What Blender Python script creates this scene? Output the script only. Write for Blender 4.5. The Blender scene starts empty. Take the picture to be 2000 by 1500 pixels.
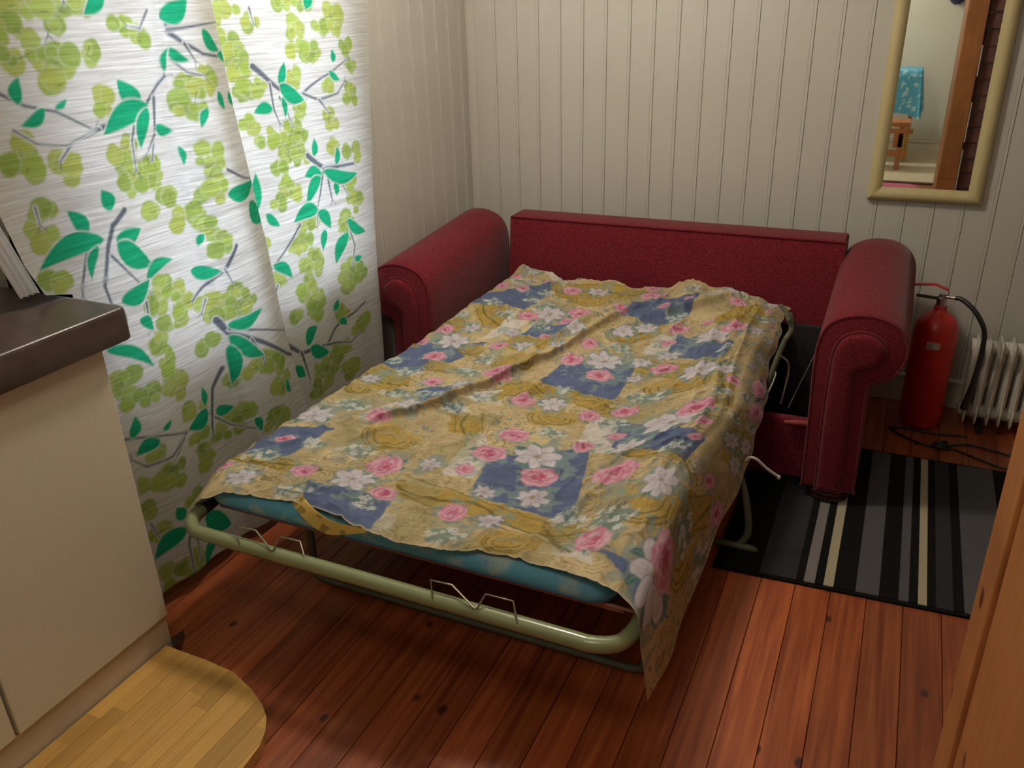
import bpy, bmesh, math, random
import numpy as np
from mathutils import Vector, Matrix
random.seed(7); RNG=np.random.default_rng(7)
S=bpy.context.scene; COL=S.collection
# ---------------- camera ----------------
f,pitch,roll,yaw=1631.94,.427121,-.029953,-.439409
fw=Vector((math.sin(yaw)*math.cos(pitch),math.cos(yaw)*math.cos(pitch),-math.sin(pitch)))
rt=Vector((math.cos(yaw),-math.sin(yaw),0)); up=rt.cross(fw)
r2=math.cos(roll)*rt+math.sin(roll)*up; u2=-math.sin(roll)*rt+math.cos(roll)*up
cd=bpy.data.cameras.new('camera'); cam=bpy.data.objects.new('camera',cd); COL.objects.link(cam)
cd.sensor_fit='HORIZONTAL'; cd.sensor_width=36; cd.lens=f/2000*36; cd.clip_start=.02
M=Matrix((r2,u2,-fw)).transposed().to_4x4(); M.translation=Vector((0,0,1.5)); cam.matrix_world=M
S.camera=cam
# ---------------- view, world, lights ----------------
S.view_settings.view_transform='Standard'; S.view_settings.look='None'; S.view_settings.gamma=1
S.view_settings.use_curve_mapping=False; S.view_settings.exposure=0.0
W=bpy.data.worlds.new('World'); S.world=W; W.use_nodes=True
bg=W.node_tree.nodes['Background']; bg.inputs[0].default_value=(.75,.82,1,1); bg.inputs[1].default_value=4.5
def light(name,kind,loc,power,col,size=.1,rot=None,**k):
    l=bpy.data.lights.new(name,kind); l.energy=power; l.color=col
    if kind=='AREA': l.size=size; l.shape='DISK'
    else: l.shadow_soft_size=size
    for a,b in k.items(): setattr(l,a,b)
    o=bpy.data.objects.new(name,l); o.location=loc; COL.objects.link(o)
    if rot: o.rotation_euler=rot
    return o
light('ceiling_lamp_light','POINT',(-1.05,2.12,2.24),46,(1,.90,.76),.10)
light('far_room_lamp_light','POINT',(-1.35,-2.2,2.1),75,(1,.92,.80),.12)
light('passage_fill_light','POINT',(-.55,.25,2.15),17,(1,.90,.76),.2)  # added fill with no lamp behind it; brightens the cabinet and front floor
# measured layout of the two prints and of the draped sheet (metres)
NET=np.array([[[-1.504,1.288,0.412],[-1.223,1.331,0.413],[-0.881,1.289,0.412],[-0.638,1.331,0.413],[-0.354,1.278,0.411],[-0.33,1.258,0.32],[-0.317,1.278,0.183]],[[-1.513,1.443,0.417],[-1.196,1.462,0.418],[-0.885,1.46,0.418],[-0.611,1.467,0.418],[-0.363,1.542,0.421],[-0.333,1.542,0.318],[-0.314,1.572,0.146]],[[-1.495,1.624,0.424],[-1.179,1.65,0.424],[-0.887,1.656,0.425],[-0.608,1.659,0.425],[-0.378,1.833,0.431],[-0.336,1.883,0.345],[-0.302,1.963,0.201]],[[-1.475,1.965,0.436],[-1.158,1.956,0.435],[-0.867,1.942,0.435],[-0.614,1.956,0.435],[-0.342,2.133,0.441],[-0.302,2.203,0.38],[-0.273,2.293,0.311]],[[-1.431,2.342,0.449],[-1.133,2.299,0.447],[-0.874,2.284,0.447],[-0.606,2.281,0.447],[-0.36,2.464,0.453],[-0.321,2.514,0.412],[-0.295,2.564,0.369]],[[-1.422,2.744,0.463],[-1.13,2.688,0.461],[-0.867,2.671,0.46],[-0.607,2.661,0.46],[-0.364,2.791,0.464],[-0.328,2.831,0.44],[-0.306,2.861,0.419]],[[-1.414,3.093,0.475],[-1.141,3.038,0.473],[-0.879,3.021,0.472],[-0.643,3.122,0.476],[-0.375,3.023,0.473],[-0.332,3.043,0.463],[-0.305,3.053,0.453]]])
BLUE=[[(0.015,1.345),(0.01,1.43),(0.095,1.535),(0.23,1.7),(0.27,1.58),(0.24,1.375),(0.145,1.39)],[(0.32,1.205),(0.345,1.305),(0.48,1.325),(0.5,1.26),(0.455,1.195)],[(0.605,1.475),(0.65,1.595),(0.875,1.7),(0.86,1.495),(0.775,1.445),(0.675,1.455)],[(0.86,1.23),(0.86,1.38),(1.075,1.245),(1.065,1.095)],[(0.555,0.895),(0.57,1.05),(0.8,1.155),(0.815,0.855)],[(0.895,0.53),(0.87,0.73),(1.15,0.495),(1.135,0.36)],[(0.65,0.21),(0.615,0.385),(0.835,0.55),(0.91,0.185)],[(0.225,0.69),(0.35,0.76),(0.36,0.705),(0.305,0.575)],[(0.345,0.625),(0.4,0.67),(0.415,0.6)],[(0.01,0.35),(0.155,0.385),(0.165,0.31),(0.145,0.2),(0.02,0.185)],[(0.28,0.095),(0.49,0.135),(0.505,0.005),(0.41,0.0),(0.33,0.0)],[(0.02,0.81),(0.02,0.98),(0.245,1.1),(0.215,0.91),(0.15,0.77)],[(1.015,0.07),(1.15,0.065),(1.295,0.11),(1.15,0.005)],[(1.315,1.06),(1.38,0.975),(1.265,0.815),(1.27,1.0)]]
GOLD=[[(0.55,0.89),(0.805,0.855),(0.825,0.755),(0.58,0.805)],[(0.415,0.77),(0.495,0.885),(0.555,0.875),(0.58,0.81),(0.465,0.72)],[(0.395,0.585),(0.495,0.615),(0.52,0.555),(0.525,0.495),(0.45,0.47)],[(0.45,0.21),(0.65,0.205),(0.91,0.18),(1.0,0.105),(0.97,0.07),(0.86,0.115),(0.485,0.15)],[(0.91,0.52),(1.135,0.355),(1.195,0.32),(0.885,0.47)],[(0.79,1.185),(1.07,1.1),(1.075,0.965),(0.81,1.075)],[(0.22,1.71),(0.475,1.795),(0.61,1.77),(0.735,1.715),(0.55,1.625),(0.32,1.55)],[(0.055,1.36),(0.145,1.39),(0.25,1.265),(0.175,1.19),(0.075,1.275)],[(0.81,0.775),(0.825,0.825),(0.84,0.745),(0.815,0.745)],[(0.64,1.355),(0.69,1.425),(0.795,1.46),(0.81,1.35),(0.675,1.265)],[(0.005,0.69),(0.03,0.8),(0.155,0.765),(0.195,0.705),(0.125,0.645)],[(1.065,1.0),(1.135,1.005),(1.155,0.74),(1.1,0.735)],[(0.0,1.14),(0.04,1.24),(0.14,1.175),(0.09,1.1)],[(0.005,0.175),(0.13,0.19),(0.28,0.175),(0.2,0.125),(0.015,0.15)],[(0.875,0.15),(0.975,0.085),(0.975,0.06),(0.92,0.065)],[(0.95,1.465),(1.03,1.615),(1.155,1.75),(1.135,1.43),(0.985,1.42)],[(1.16,0.28),(1.295,0.365),(1.32,0.3),(1.195,0.195)],[(1.19,0.65),(1.355,0.69),(1.355,0.495),(1.23,0.46)],[(0.31,1.2),(0.47,1.19),(0.48,1.095),(0.285,1.06)]]
CREAM=[[(0.21,1.1),(0.215,1.31),(0.305,1.285),(0.26,1.16)],[(0.78,1.225),(0.8,1.37),(0.865,1.38),(0.87,1.2)],[(0.8,0.525),(0.785,0.75),(0.88,0.725),(0.91,0.49)],[(0.545,0.265),(0.525,0.415),(0.54,0.515),(0.62,0.39),(0.625,0.27)],[(0.15,1.8),(0.275,1.8),(0.295,1.695)],[(0.85,1.705),(0.97,1.785),(0.955,1.66)],[(0.505,0.0),(0.495,0.07),(0.525,0.09),(0.55,0.015)],[(0.905,0.09),(0.99,0.085),(1.025,0.03),(0.935,0.04)],[(0.385,0.685),(0.425,0.8),(0.47,0.8),(0.43,0.685)],[(0.185,0.445),(0.23,0.61),(0.28,0.59),(0.225,0.48)],[(0.63,1.065),(0.68,1.165),(0.68,1.12)],[(1.155,0.385),(1.195,0.445),(1.22,0.39),(1.175,0.335)],[(0.97,1.8),(1.09,1.8),(1.08,1.775)]]
ROSE=[(0.285,1.335,0.044),(0.345,1.665,0.046),(0.46,1.44,0.051),(0.695,1.675,0.055),(0.77,1.58,0.038),(0.855,1.42,0.04),(1.05,1.39,0.053),(0.3,1.09,0.04),(0.595,1.09,0.043),(0.715,1.02,0.048),(0.89,1.105,0.046),(0.555,0.755,0.041),(0.865,0.785,0.04),(1.055,0.725,0.054),(1.115,0.495,0.025),(0.62,0.535,0.047),(0.605,0.405,0.05),(0.95,0.36,0.061),(0.765,0.345,0.048),(0.14,0.93,0.043),(0.05,1.12,0.037),(0.03,1.01,0.034),(0.045,1.565,0.035),(0.14,1.575,0.035),(0.245,0.755,0.034),(0.405,0.88,0.057),(0.235,0.47,0.04),(0.23,0.155,0.034),(0.395,0.25,0.047),(0.46,0.14,0.034),(0.64,0.135,0.037),(0.995,0.1,0.043),(1.19,0.135,0.058),(1.31,0.805,0.07),(1.28,0.96,0.07),(0.0,0.045,0.022),(0.02,0.12,0.027),(1.025,1.67,0.038),(0.05,1.705,0.03),(0.08,0.285,0.029)]
BIGF=[(0.13,1.06,0.054),(0.355,1.385,0.059),(0.695,1.125,0.058),(1.01,0.65,0.07),(0.725,0.445,0.065),(0.99,1.34,0.059),(0.675,1.35,0.045),(0.46,1.695,0.049),(0.39,1.115,0.039),(0.645,0.77,0.046),(1.005,1.04,0.055),(0.06,0.435,0.052),(0.365,0.16,0.054),(0.74,0.13,0.032),(1.09,0.285,0.052),(1.18,0.085,0.078),(0.105,0.075,0.041),(0.055,0.71,0.03),(0.345,0.745,0.03)]
DOTF=[(0.32,1.43,0.071),(0.29,0.87,0.056),(0.11,0.53,0.056),(0.285,0.29,0.053),(0.44,0.08,0.029),(0.715,0.585,0.05),(0.895,0.885,0.064),(0.71,1.22,0.048),(1.08,0.435,0.047),(1.05,1.21,0.029),(1.0,0.175,0.066),(0.11,1.66,0.061),(0.83,1.735,0.038),(1.235,0.24,0.052),(0.175,0.28,0.032)]
FANF=[(0.675,0.685,0.068),(0.965,0.95,0.081),(0.325,0.375,0.067),(1.07,0.225,0.082),(0.82,0.05,0.055),(0.41,0.985,0.07),(0.445,1.59,0.084),(0.685,1.31,0.053),(0.0,1.01,0.052),(0.22,1.03,0.045),(1.05,1.525,0.058),(0.205,0.865,0.048),(1.23,0.215,0.082),(0.065,0.635,0.038)]
FOLDS={'A':[(0.725,1.665),(0.6,1.46),(0.535,1.15),(0.44,0.92),(0.365,0.71),(0.305,0.57),(0.235,0.465),(0.205,0.39)],'B':[(1.09,1.8),(0.93,1.645),(0.78,1.52),(0.64,1.43)],'C':[(0.64,1.605),(0.535,1.36),(0.46,1.13),(0.395,0.975)],'D':[(0.12,0.235),(0.165,0.335),(0.285,0.435),(0.365,0.52)],'E':[(0.14,1.4),(0.305,1.285),(0.34,1.5)],'G':[(0.24,0.13),(0.315,0.08),(0.39,0.095),(0.465,0.11)]}

LEAFL=[((1.212,1.339),(1.229,1.392),0.0346),((1.269,1.325),(1.205,1.297),0.0317),((1.293,1.323),(1.324,1.34),0.0183),((1.529,1.313),(1.472,1.367),0.0569),((1.548,1.303),(1.394,1.254),0.0606),((1.544,1.297),(1.5,1.206),0.041),((1.557,1.251),(1.603,1.236),0.0334),((1.609,1.198),(1.614,1.147),0.0233),((1.624,1.489),(1.7,1.53),0.0548),((1.737,1.462),(1.801,1.409),0.0441),((1.624,1.427),(1.676,1.392),0.0304),((1.792,1.403),(1.831,1.377),0.0276),((1.764,1.314),(1.781,1.266),0.0309),((1.708,1.277),(1.676,1.233),0.0302),((1.81,1.307),(1.841,1.27),0.0286),((1.368,1.089),(1.354,1.139),0.0443),((1.298,1.046),(1.262,1.11),0.0429),((1.334,1.03),(1.163,1.0),0.0573),((1.363,1.018),(1.449,1.027),0.0478),((1.364,1.012),(1.462,0.93),0.0642),((1.316,1.018),(1.283,0.944),0.0282),((1.43,0.904),(1.533,0.927),0.0372),((1.341,0.873),(1.441,0.901),0.0522),((1.276,0.771),(1.391,0.684),0.038),((1.379,0.818),(1.415,0.774),0.037),((1.582,0.88),(1.669,0.858),0.0441),((1.728,1.053),(1.868,1.068),0.0522),((1.821,1.013),(1.884,0.945),0.066),((1.635,0.97),(1.615,0.938),0.0252),((1.609,1.373),(1.631,1.429),0.0194),((1.657,0.703),(1.799,0.712),0.0448),((1.656,0.672),(1.775,0.569),0.0522),((1.654,0.647),(1.645,0.523),0.049),((1.546,0.49),(1.465,0.465),0.0556),((1.541,0.505),(1.54,0.562),0.0308),((1.577,0.469),(1.642,0.456),0.0389),((1.289,0.525),(1.311,0.58),0.0357),((1.358,0.49),(1.289,0.474),0.0438),((1.371,0.511),(1.409,0.528),0.0218),((1.694,0.396),(1.714,0.343),0.0344),((1.372,0.237),(1.359,0.282),0.0411),((1.373,0.21),(1.271,0.162),0.059),((1.46,0.194),(1.553,0.104),0.0694),((1.483,0.105),(1.414,0.043),0.0453),((1.86,0.453),(1.881,0.401),0.0367),((1.342,0.846),(1.311,0.817),0.0331)]
LEAFR=[((2.066,1.304),(2.105,1.364),0.0401),((2.065,1.3),(2.186,1.248),0.0549),((2.017,1.242),(1.942,1.237),0.0397),((2.072,1.268),(2.073,1.207),0.0294),((2.341,1.346),(2.335,1.385),0.0329),((2.309,1.321),(2.365,1.292),0.0285),((2.201,1.077),(2.212,1.132),0.0369),((2.237,1.025),(2.41,0.989),0.0508),((2.23,1.015),(2.13,1.026),0.0464),((2.221,1.011),(2.122,0.939),0.0548),((2.296,1.036),(2.308,1.096),0.0302),((2.28,0.979),(2.283,0.935),0.0303),((1.885,0.959),(1.919,1.076),0.0508),((1.936,0.951),(1.981,0.905),0.0334),((1.935,0.795),(2.0,0.737),0.0426),((2.187,0.912),(2.042,0.902),0.0552),((2.186,0.904),(2.243,0.835),0.051),((2.32,0.848),(2.422,0.785),0.0456),((2.215,0.838),(2.188,0.773),0.0436),((2.318,0.805),(2.246,0.711),0.0507),((2.337,0.708),(2.385,0.706),0.0284),((2.265,1.536),(2.238,1.501),0.042),((1.832,0.625),(1.932,0.508),0.0462),((2.022,0.502),(2.094,0.544),0.0566),((2.04,0.484),(2.139,0.432),0.0529),((1.962,0.45),(1.995,0.4),0.0428),((2.21,0.555),(2.241,0.591),0.0325),((2.233,0.514),(2.266,0.487),0.0331),((1.801,0.434),(1.783,0.406),0.0278)]
BRL=[([(1.168,1.37),(1.226,1.335),(1.294,1.316),(1.361,1.274),(1.39,1.27)],0.0082),([(1.387,1.27),(1.469,1.277),(1.547,1.309),(1.606,1.362)],0.0136),([(1.387,1.268),(1.313,1.248),(1.277,1.215)],0.0087),([(1.189,1.291),(1.233,1.257),(1.299,1.245),(1.376,1.27)],0.0054),([(1.642,1.497),(1.633,1.463),(1.67,1.433),(1.723,1.407),(1.812,1.393)],0.015),([(1.634,1.466),(1.723,1.472),(1.823,1.479)],0.0082),([(1.67,1.433),(1.693,1.391)],0.0085),([(1.628,1.401),(1.662,1.369),(1.717,1.353)],0.0069),([(1.57,1.318),(1.555,1.249),(1.528,1.177)],0.0096),([(1.506,1.284),(1.479,1.229),(1.473,1.162)],0.008),([(1.551,1.235),(1.515,1.192)],0.0069),([(1.407,1.081),(1.363,1.054),(1.34,1.011),(1.31,0.921),(1.316,0.878)],0.0146),([(1.289,1.013),(1.255,0.937),(1.251,0.916)],0.0088),([(1.343,0.986),(1.381,0.931),(1.432,0.868)],0.0079),([(1.729,0.914),(1.677,0.86),(1.604,0.824),(1.57,0.802)],0.0134),([(1.677,0.86),(1.693,0.819)],0.0066),([(1.744,1.118),(1.807,1.086),(1.877,1.066)],0.0096),([(1.632,0.726),(1.658,0.68),(1.772,0.614),(1.896,0.525),(1.988,0.472)],0.0202),([(1.66,0.691),(1.801,0.641),(1.9,0.601)],0.0086),([(1.729,0.638),(1.763,0.576),(1.77,0.544)],0.009),([(1.626,0.583),(1.582,0.538),(1.553,0.438),(1.549,0.404)],0.0157),([(1.269,0.532),(1.38,0.494),(1.455,0.462),(1.55,0.475)],0.0073),([(1.455,0.462),(1.381,0.429),(1.311,0.432),(1.275,0.47)],0.0082),([(1.443,0.452),(1.376,0.408)],0.0066),([(1.571,0.454),(1.623,0.405),(1.711,0.352)],0.007),([(1.399,0.224),(1.371,0.157),(1.368,0.068)],0.0104),([(1.405,0.186),(1.401,0.088)],0.0088),([(1.285,0.27),(1.303,0.215)],0.0064),([(1.598,1.509),(1.567,1.471),(1.532,1.478)],0.0066),([(1.315,1.495),(1.316,1.467)],0.0055),([(1.411,0.85),(1.406,0.784)],0.0085),([(1.613,0.792),(1.593,0.759)],0.0065),([(1.192,1.133),(1.193,1.094)],0.0057)]
BRR=[([(1.962,1.36),(2.022,1.315),(2.063,1.29),(2.184,1.263)],0.0186),([(2.02,1.308),(2.023,1.238),(2.042,1.197)],0.0106),([(2.058,1.269),(2.085,1.231),(2.102,1.183)],0.0091),([(2.18,1.268),(2.265,1.302),(2.419,1.351)],0.0096),([(2.18,1.268),(2.253,1.242),(2.343,1.253),(2.389,1.284)],0.0096),([(2.253,1.242),(2.288,1.2)],0.008),([(2.163,1.085),(2.227,1.043),(2.244,1.032),(2.389,1.024)],0.02),([(2.239,1.033),(2.21,0.956),(2.19,0.924)],0.0105),([(2.251,1.022),(2.261,0.926)],0.0105),([(2.295,0.998),(2.341,0.927)],0.0086),([(2.075,0.888),(2.002,0.841),(1.913,0.774)],0.01),([(2.187,0.909),(2.167,0.863)],0.0084),([(1.93,0.543),(1.991,0.485),(2.127,0.464),(2.257,0.511),(2.371,0.536)],0.0164),([(1.992,0.488),(2.014,0.384)],0.0128),([(2.127,0.464),(2.272,0.419),(2.328,0.442)],0.0091),([(2.328,0.811),(2.349,0.752),(2.321,0.687)],0.0092),([(1.979,1.509),(1.987,1.47)],0.0082),([(1.94,0.729),(1.922,0.693)],0.0078)]
CLL=[(1.251,1.515,0.07,0.024),(1.245,1.476,0.058,0.025),(1.353,1.518,0.09,0.025),(1.267,1.433,0.085,0.025),(1.348,1.413,0.079,0.032),(1.392,1.431,0.047,0.021),(1.311,1.375,0.028,0.019),(1.511,1.484,0.026,0.018),(1.569,1.449,0.031,0.016),(1.42,1.322,0.034,0.029),(1.176,1.247,0.052,0.041),(1.199,1.207,0.024,0.016),(1.271,1.194,0.045,0.031),(1.449,1.204,0.048,0.035),(1.479,1.146,0.076,0.042),(1.663,1.309,0.052,0.056),(1.726,1.346,0.045,0.031),(1.687,1.154,0.048,0.042),(1.68,1.076,0.056,0.053),(1.64,1.287,0.038,0.025),(1.605,1.011,0.05,0.042),(1.654,0.972,0.053,0.038),(1.679,0.931,0.039,0.025),(1.212,1.123,0.027,0.016),(1.191,1.075,0.043,0.024),(1.206,0.964,0.039,0.023),(1.55,1.073,0.027,0.025),(1.495,1.055,0.022,0.015),(1.479,0.853,0.069,0.037),(1.491,0.765,0.053,0.034),(1.435,0.829,0.041,0.019),(1.518,0.815,0.05,0.027),(1.628,0.765,0.059,0.037),(1.721,0.768,0.081,0.035),(1.687,0.731,0.073,0.023),(1.712,0.548,0.09,0.037),(1.828,0.531,0.088,0.035),(1.841,0.447,0.07,0.03),(1.587,0.678,0.031,0.029),(1.299,0.677,0.06,0.036),(1.299,0.629,0.041,0.026),(1.434,0.628,0.075,0.038),(1.361,0.616,0.047,0.024),(1.479,0.594,0.041,0.031),(1.447,0.681,0.044,0.03),(1.442,0.729,0.061,0.033),(1.508,0.52,0.051,0.026),(1.662,0.433,0.063,0.028),(1.782,0.35,0.065,0.033),(1.589,0.396,0.083,0.025),(1.501,0.391,0.053,0.066),(1.351,0.451,0.028,0.02),(1.372,0.379,0.056,0.04),(1.284,0.392,0.024,0.019),(1.29,0.307,0.029,0.017),(1.311,0.232,0.045,0.026),(1.417,0.263,0.04,0.023),(1.323,0.099,0.069,0.037),(1.323,0.047,0.057,0.028),(1.392,0.087,0.042,0.031)]
CLR=[(1.852,1.48,0.039,0.025),(1.897,1.504,0.05,0.019),(1.89,1.435,0.036,0.019),(1.891,1.397,0.057,0.034),(1.913,1.361,0.041,0.027),(1.924,1.296,0.047,0.033),(1.975,1.305,0.039,0.022),(1.981,1.47,0.034,0.029),(2.184,1.526,0.099,0.022),(2.193,1.45,0.075,0.031),(2.338,1.47,0.094,0.044),(2.204,1.386,0.082,0.032),(2.42,1.39,0.046,0.023),(2.441,1.345,0.032,0.031),(2.415,1.247,0.041,0.042),(2.3,1.276,0.033,0.015),(2.145,1.319,0.044,0.026),(2.141,1.224,0.035,0.027),(2.296,1.18,0.045,0.031),(2.051,1.125,0.068,0.038),(2.113,1.164,0.081,0.033),(1.988,1.161,0.05,0.026),(2.139,1.096,0.067,0.027),(1.936,1.21,0.048,0.022),(2.019,1.07,0.043,0.021),(2.041,0.99,0.059,0.049),(1.982,0.975,0.038,0.021),(2.389,1.057,0.048,0.03),(2.358,0.97,0.036,0.03),(2.28,1.098,0.034,0.022),(2.374,0.892,0.043,0.041),(2.331,0.828,0.062,0.045),(2.13,0.872,0.07,0.032),(2.062,0.823,0.073,0.029),(2.133,0.753,0.101,0.037),(2.321,0.65,0.077,0.061),(2.073,0.685,0.077,0.04),(2.128,0.615,0.099,0.048),(1.902,0.879,0.037,0.042),(1.879,0.83,0.037,0.021),(1.942,0.737,0.044,0.022),(2.116,0.38,0.104,0.047),(2.071,0.33,0.078,0.032),(2.206,0.405,0.07,0.029),(2.333,0.466,0.053,0.045),(2.255,0.323,0.046,0.03),(1.979,0.616,0.036,0.02),(2.262,0.538,0.044,0.033)]
# ---------------- helpers ----------------
def mat(name,col,rough=.6,metal=0,spec=.5,noise=None,bump=None,coat=0,sheen=0,trans=0):
    m=bpy.data.materials.new(name); m.use_nodes=True; nt=m.node_tree; N=nt.nodes; L=nt.links
    b=N['Principled BSDF']; b.inputs['Roughness'].default_value=rough; b.inputs['Metallic'].default_value=metal
    b.inputs['Specular IOR Level'].default_value=spec; b.inputs['Coat Weight'].default_value=coat
    b.inputs['Sheen Weight'].default_value=sheen
    b.inputs['Base Color'].default_value=(*col,1)
    tc=N.new('ShaderNodeTexCoord')
    if noise:   # (scale, colour2, lo, hi, stretch)
        sc,c2,lo,hi,st=noise
        mp=N.new('ShaderNodeMapping'); mp.inputs['Scale'].default_value=st; L.new(tc.outputs['Object'],mp.inputs[0])
        n=N.new('ShaderNodeTexNoise'); n.inputs['Scale'].default_value=sc; n.inputs['Detail'].default_value=5; L.new(mp.outputs[0],n.inputs['Vector'])
        r=N.new('ShaderNodeMapRange'); r.inputs[1].default_value=lo; r.inputs[2].default_value=hi; L.new(n.outputs['Fac'],r.inputs[0])
        x=N.new('ShaderNodeMix'); x.data_type='RGBA'; x.inputs[6].default_value=(*col,1); x.inputs[7].default_value=(*c2,1)
        L.new(r.outputs[0],x.inputs[0]); L.new(x.outputs[2],b.inputs['Base Color'])
    if bump:
        sc,st,dist=bump
        mp=N.new('ShaderNodeMapping'); mp.inputs['Scale'].default_value=st; L.new(tc.outputs['Object'],mp.inputs[0])
        n=N.new('ShaderNodeTexNoise'); n.inputs['Scale'].default_value=sc; n.inputs['Detail'].default_value=4; L.new(mp.outputs[0],n.inputs['Vector'])
        bp=N.new('ShaderNodeBump'); bp.inputs['Distance'].default_value=dist; bp.inputs['Strength'].default_value=.6
        L.new(n.outputs['Fac'],bp.inputs['Height']); L.new(bp.outputs[0],b.inputs['Normal'])
    return m
def wood(name,c1,c2,rough=.4,grain=(26,1.2,26),knots=True,vary=.25,coat=0,knotc=(.05,.015,.01),kscale=(9,6,0)):
    m=bpy.data.materials.new(name); m.use_nodes=True; nt=m.node_tree; N=nt.nodes; L=nt.links
    b=N['Principled BSDF']; b.inputs['Roughness'].default_value=rough; b.inputs['Coat Weight'].default_value=coat
    tc=N.new('ShaderNodeTexCoord'); oi=N.new('ShaderNodeObjectInfo')
    ml=N.new('ShaderNodeMath'); ml.operation='MULTIPLY'; ml.inputs[1].default_value=37.; L.new(oi.outputs['Random'],ml.inputs[0])
    cb=N.new('ShaderNodeCombineXYZ'); L.new(ml.outputs[0],cb.inputs[0]); L.new(ml.outputs[0],cb.inputs[1])
    ad=N.new('ShaderNodeVectorMath'); ad.operation='ADD'; L.new(tc.outputs['Object'],ad.inputs[0]); L.new(cb.outputs[0],ad.inputs[1])
    def noise(sc,scale,det=5,dist=0):
        mp=N.new('ShaderNodeMapping'); mp.inputs['Scale'].default_value=sc; L.new(ad.outputs[0],mp.inputs[0])
        n=N.new('ShaderNodeTexNoise'); n.inputs['Scale'].default_value=scale; n.inputs['Detail'].default_value=det; n.inputs['Distortion'].default_value=dist
        L.new(mp.outputs[0],n.inputs['Vector']); return n
    g=noise(grain,2.2,6,.4); g2=noise((4,.9,4),2.0,3)
    r=N.new('ShaderNodeMapRange'); r.inputs[1].default_value=.32; r.inputs[2].default_value=.68; L.new(g.outputs['Fac'],r.inputs[0])
    x=N.new('ShaderNodeMix'); x.data_type='RGBA'; x.inputs[6].default_value=(*c1,1); x.inputs[7].default_value=(*c2,1); L.new(r.outputs[0],x.inputs[0])
    v=N.new('ShaderNodeMath'); v.operation='MULTIPLY_ADD'; v.inputs[1].default_value=2*vary; v.inputs[2].default_value=1-vary; L.new(oi.outputs['Random'],v.inputs[0])
    v2=N.new('ShaderNodeMapRange'); v2.inputs[3].default_value=.58; v2.inputs[4].default_value=1.36; L.new(g2.outputs['Fac'],v2.inputs[0])
    vm=N.new('ShaderNodeMath'); vm.operation='MULTIPLY'; L.new(v.outputs[0],vm.inputs[0]); L.new(v2.outputs[0],vm.inputs[1])
    sc=N.new('ShaderNodeVectorMath'); sc.operation='SCALE'; L.new(x.outputs[2],sc.inputs[0]); L.new(vm.outputs[0],sc.inputs['Scale'])
    out=sc.outputs[0]
    if knots:
        mp=N.new('ShaderNodeMapping'); mp.inputs['Scale'].default_value=kscale; L.new(ad.outputs[0],mp.inputs[0])
        vo=N.new('ShaderNodeTexVoronoi'); vo.inputs['Scale'].default_value=1; L.new(mp.outputs[0],vo.inputs['Vector'])
        kr=N.new('ShaderNodeMapRange'); kr.inputs[1].default_value=.075; kr.inputs[2].default_value=.125; kr.inputs[3].default_value=1; kr.inputs[4].default_value=0
        L.new(vo.outputs['Distance'],kr.inputs[0])
        kx=N.new('ShaderNodeMix'); kx.data_type='RGBA'; L.new(kr.outputs[0],kx.inputs[0]); L.new(out,kx.inputs[6]); kx.inputs[7].default_value=(*knotc,1)
        out=kx.outputs[2]
    L.new(out,b.inputs['Base Color'])
    bp=N.new('ShaderNodeBump'); bp.inputs['Distance'].default_value=.0008; bp.inputs['Strength'].default_value=.4; L.new(g.outputs['Fac'],bp.inputs['Height']); L.new(bp.outputs[0],b.inputs['Normal'])
    return m
def finish(me,smooth=True,ang=38):
    if smooth:
        bm=bmesh.new(); bm.from_mesh(me)
        for p in bm.faces: p.smooth=True
        c=math.radians(ang)
        for e in bm.edges:
            if len(e.link_faces)==2 and e.calc_face_angle(0)>c: e.smooth=False
        bm.to_mesh(me); bm.free()
def link(name,me,m,parent=None,bev=0,seg=2):
    o=bpy.data.objects.new(name,me); COL.objects.link(o)
    if m and not me.materials: me.materials.append(m)
    if parent: o.parent=parent; o.matrix_parent_inverse=parent.matrix_world.inverted()
    if bev:
        md=o.modifiers.new('bevel','BEVEL'); md.width=bev; md.segments=seg; md.limit_method='ANGLE'; md.angle_limit=math.radians(35)
    return o
def mesh(name,V,F,smooth=True,ang=38):
    me=bpy.data.meshes.new(name); me.from_pydata([tuple(v) for v in V],[],F); me.validate(); 
    bm=bmesh.new(); bm.from_mesh(me); bmesh.ops.recalc_face_normals(bm,faces=bm.faces); bm.to_mesh(me); bm.free()
    finish(me,smooth,ang); return me
def box(name,lo,hi,m,parent=None,bev=0,seg=2):
    (a,b,c),(d,e,g)=lo,hi
    V=[(x,y,z) for x in (a,d) for y in (b,e) for z in (c,g)]
    F=[(0,1,3,2),(4,6,7,5),(0,4,5,1),(2,3,7,6),(0,2,6,4),(1,5,7,3)]
    return link(name,mesh(name,V,F,bool(bev)),m,parent,bev,seg)
def thing(name,label=None,cat=None,loc=(0,0,0),group=None,kind=None):
    o=bpy.data.objects.new(name,None); COL.objects.link(o); o.location=loc; o.matrix_world=Matrix.Translation(loc); o.empty_display_size=.05
    return tag(o,label,cat,group,kind)
def tag(o,label=None,cat=None,group=None,kind=None):
    if label: o['label']=label
    if cat: o['category']=cat
    if group: o['group']=group
    if kind: o['kind']=kind
    return o
def loft(secs,cap=True,closed=True):
    n=len(secs[0]); V=[p for s in secs for p in s]; F=[]
    for k in range(len(secs)-1):
        for i in range(n if closed else n-1):
            j=(i+1)%n; F.append((k*n+i,k*n+j,(k+1)*n+j,(k+1)*n+i))
    if cap: F.append(tuple(range(n))[::-1]); F.append(tuple(range((len(secs)-1)*n,len(secs)*n)))
    return V,F
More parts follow.
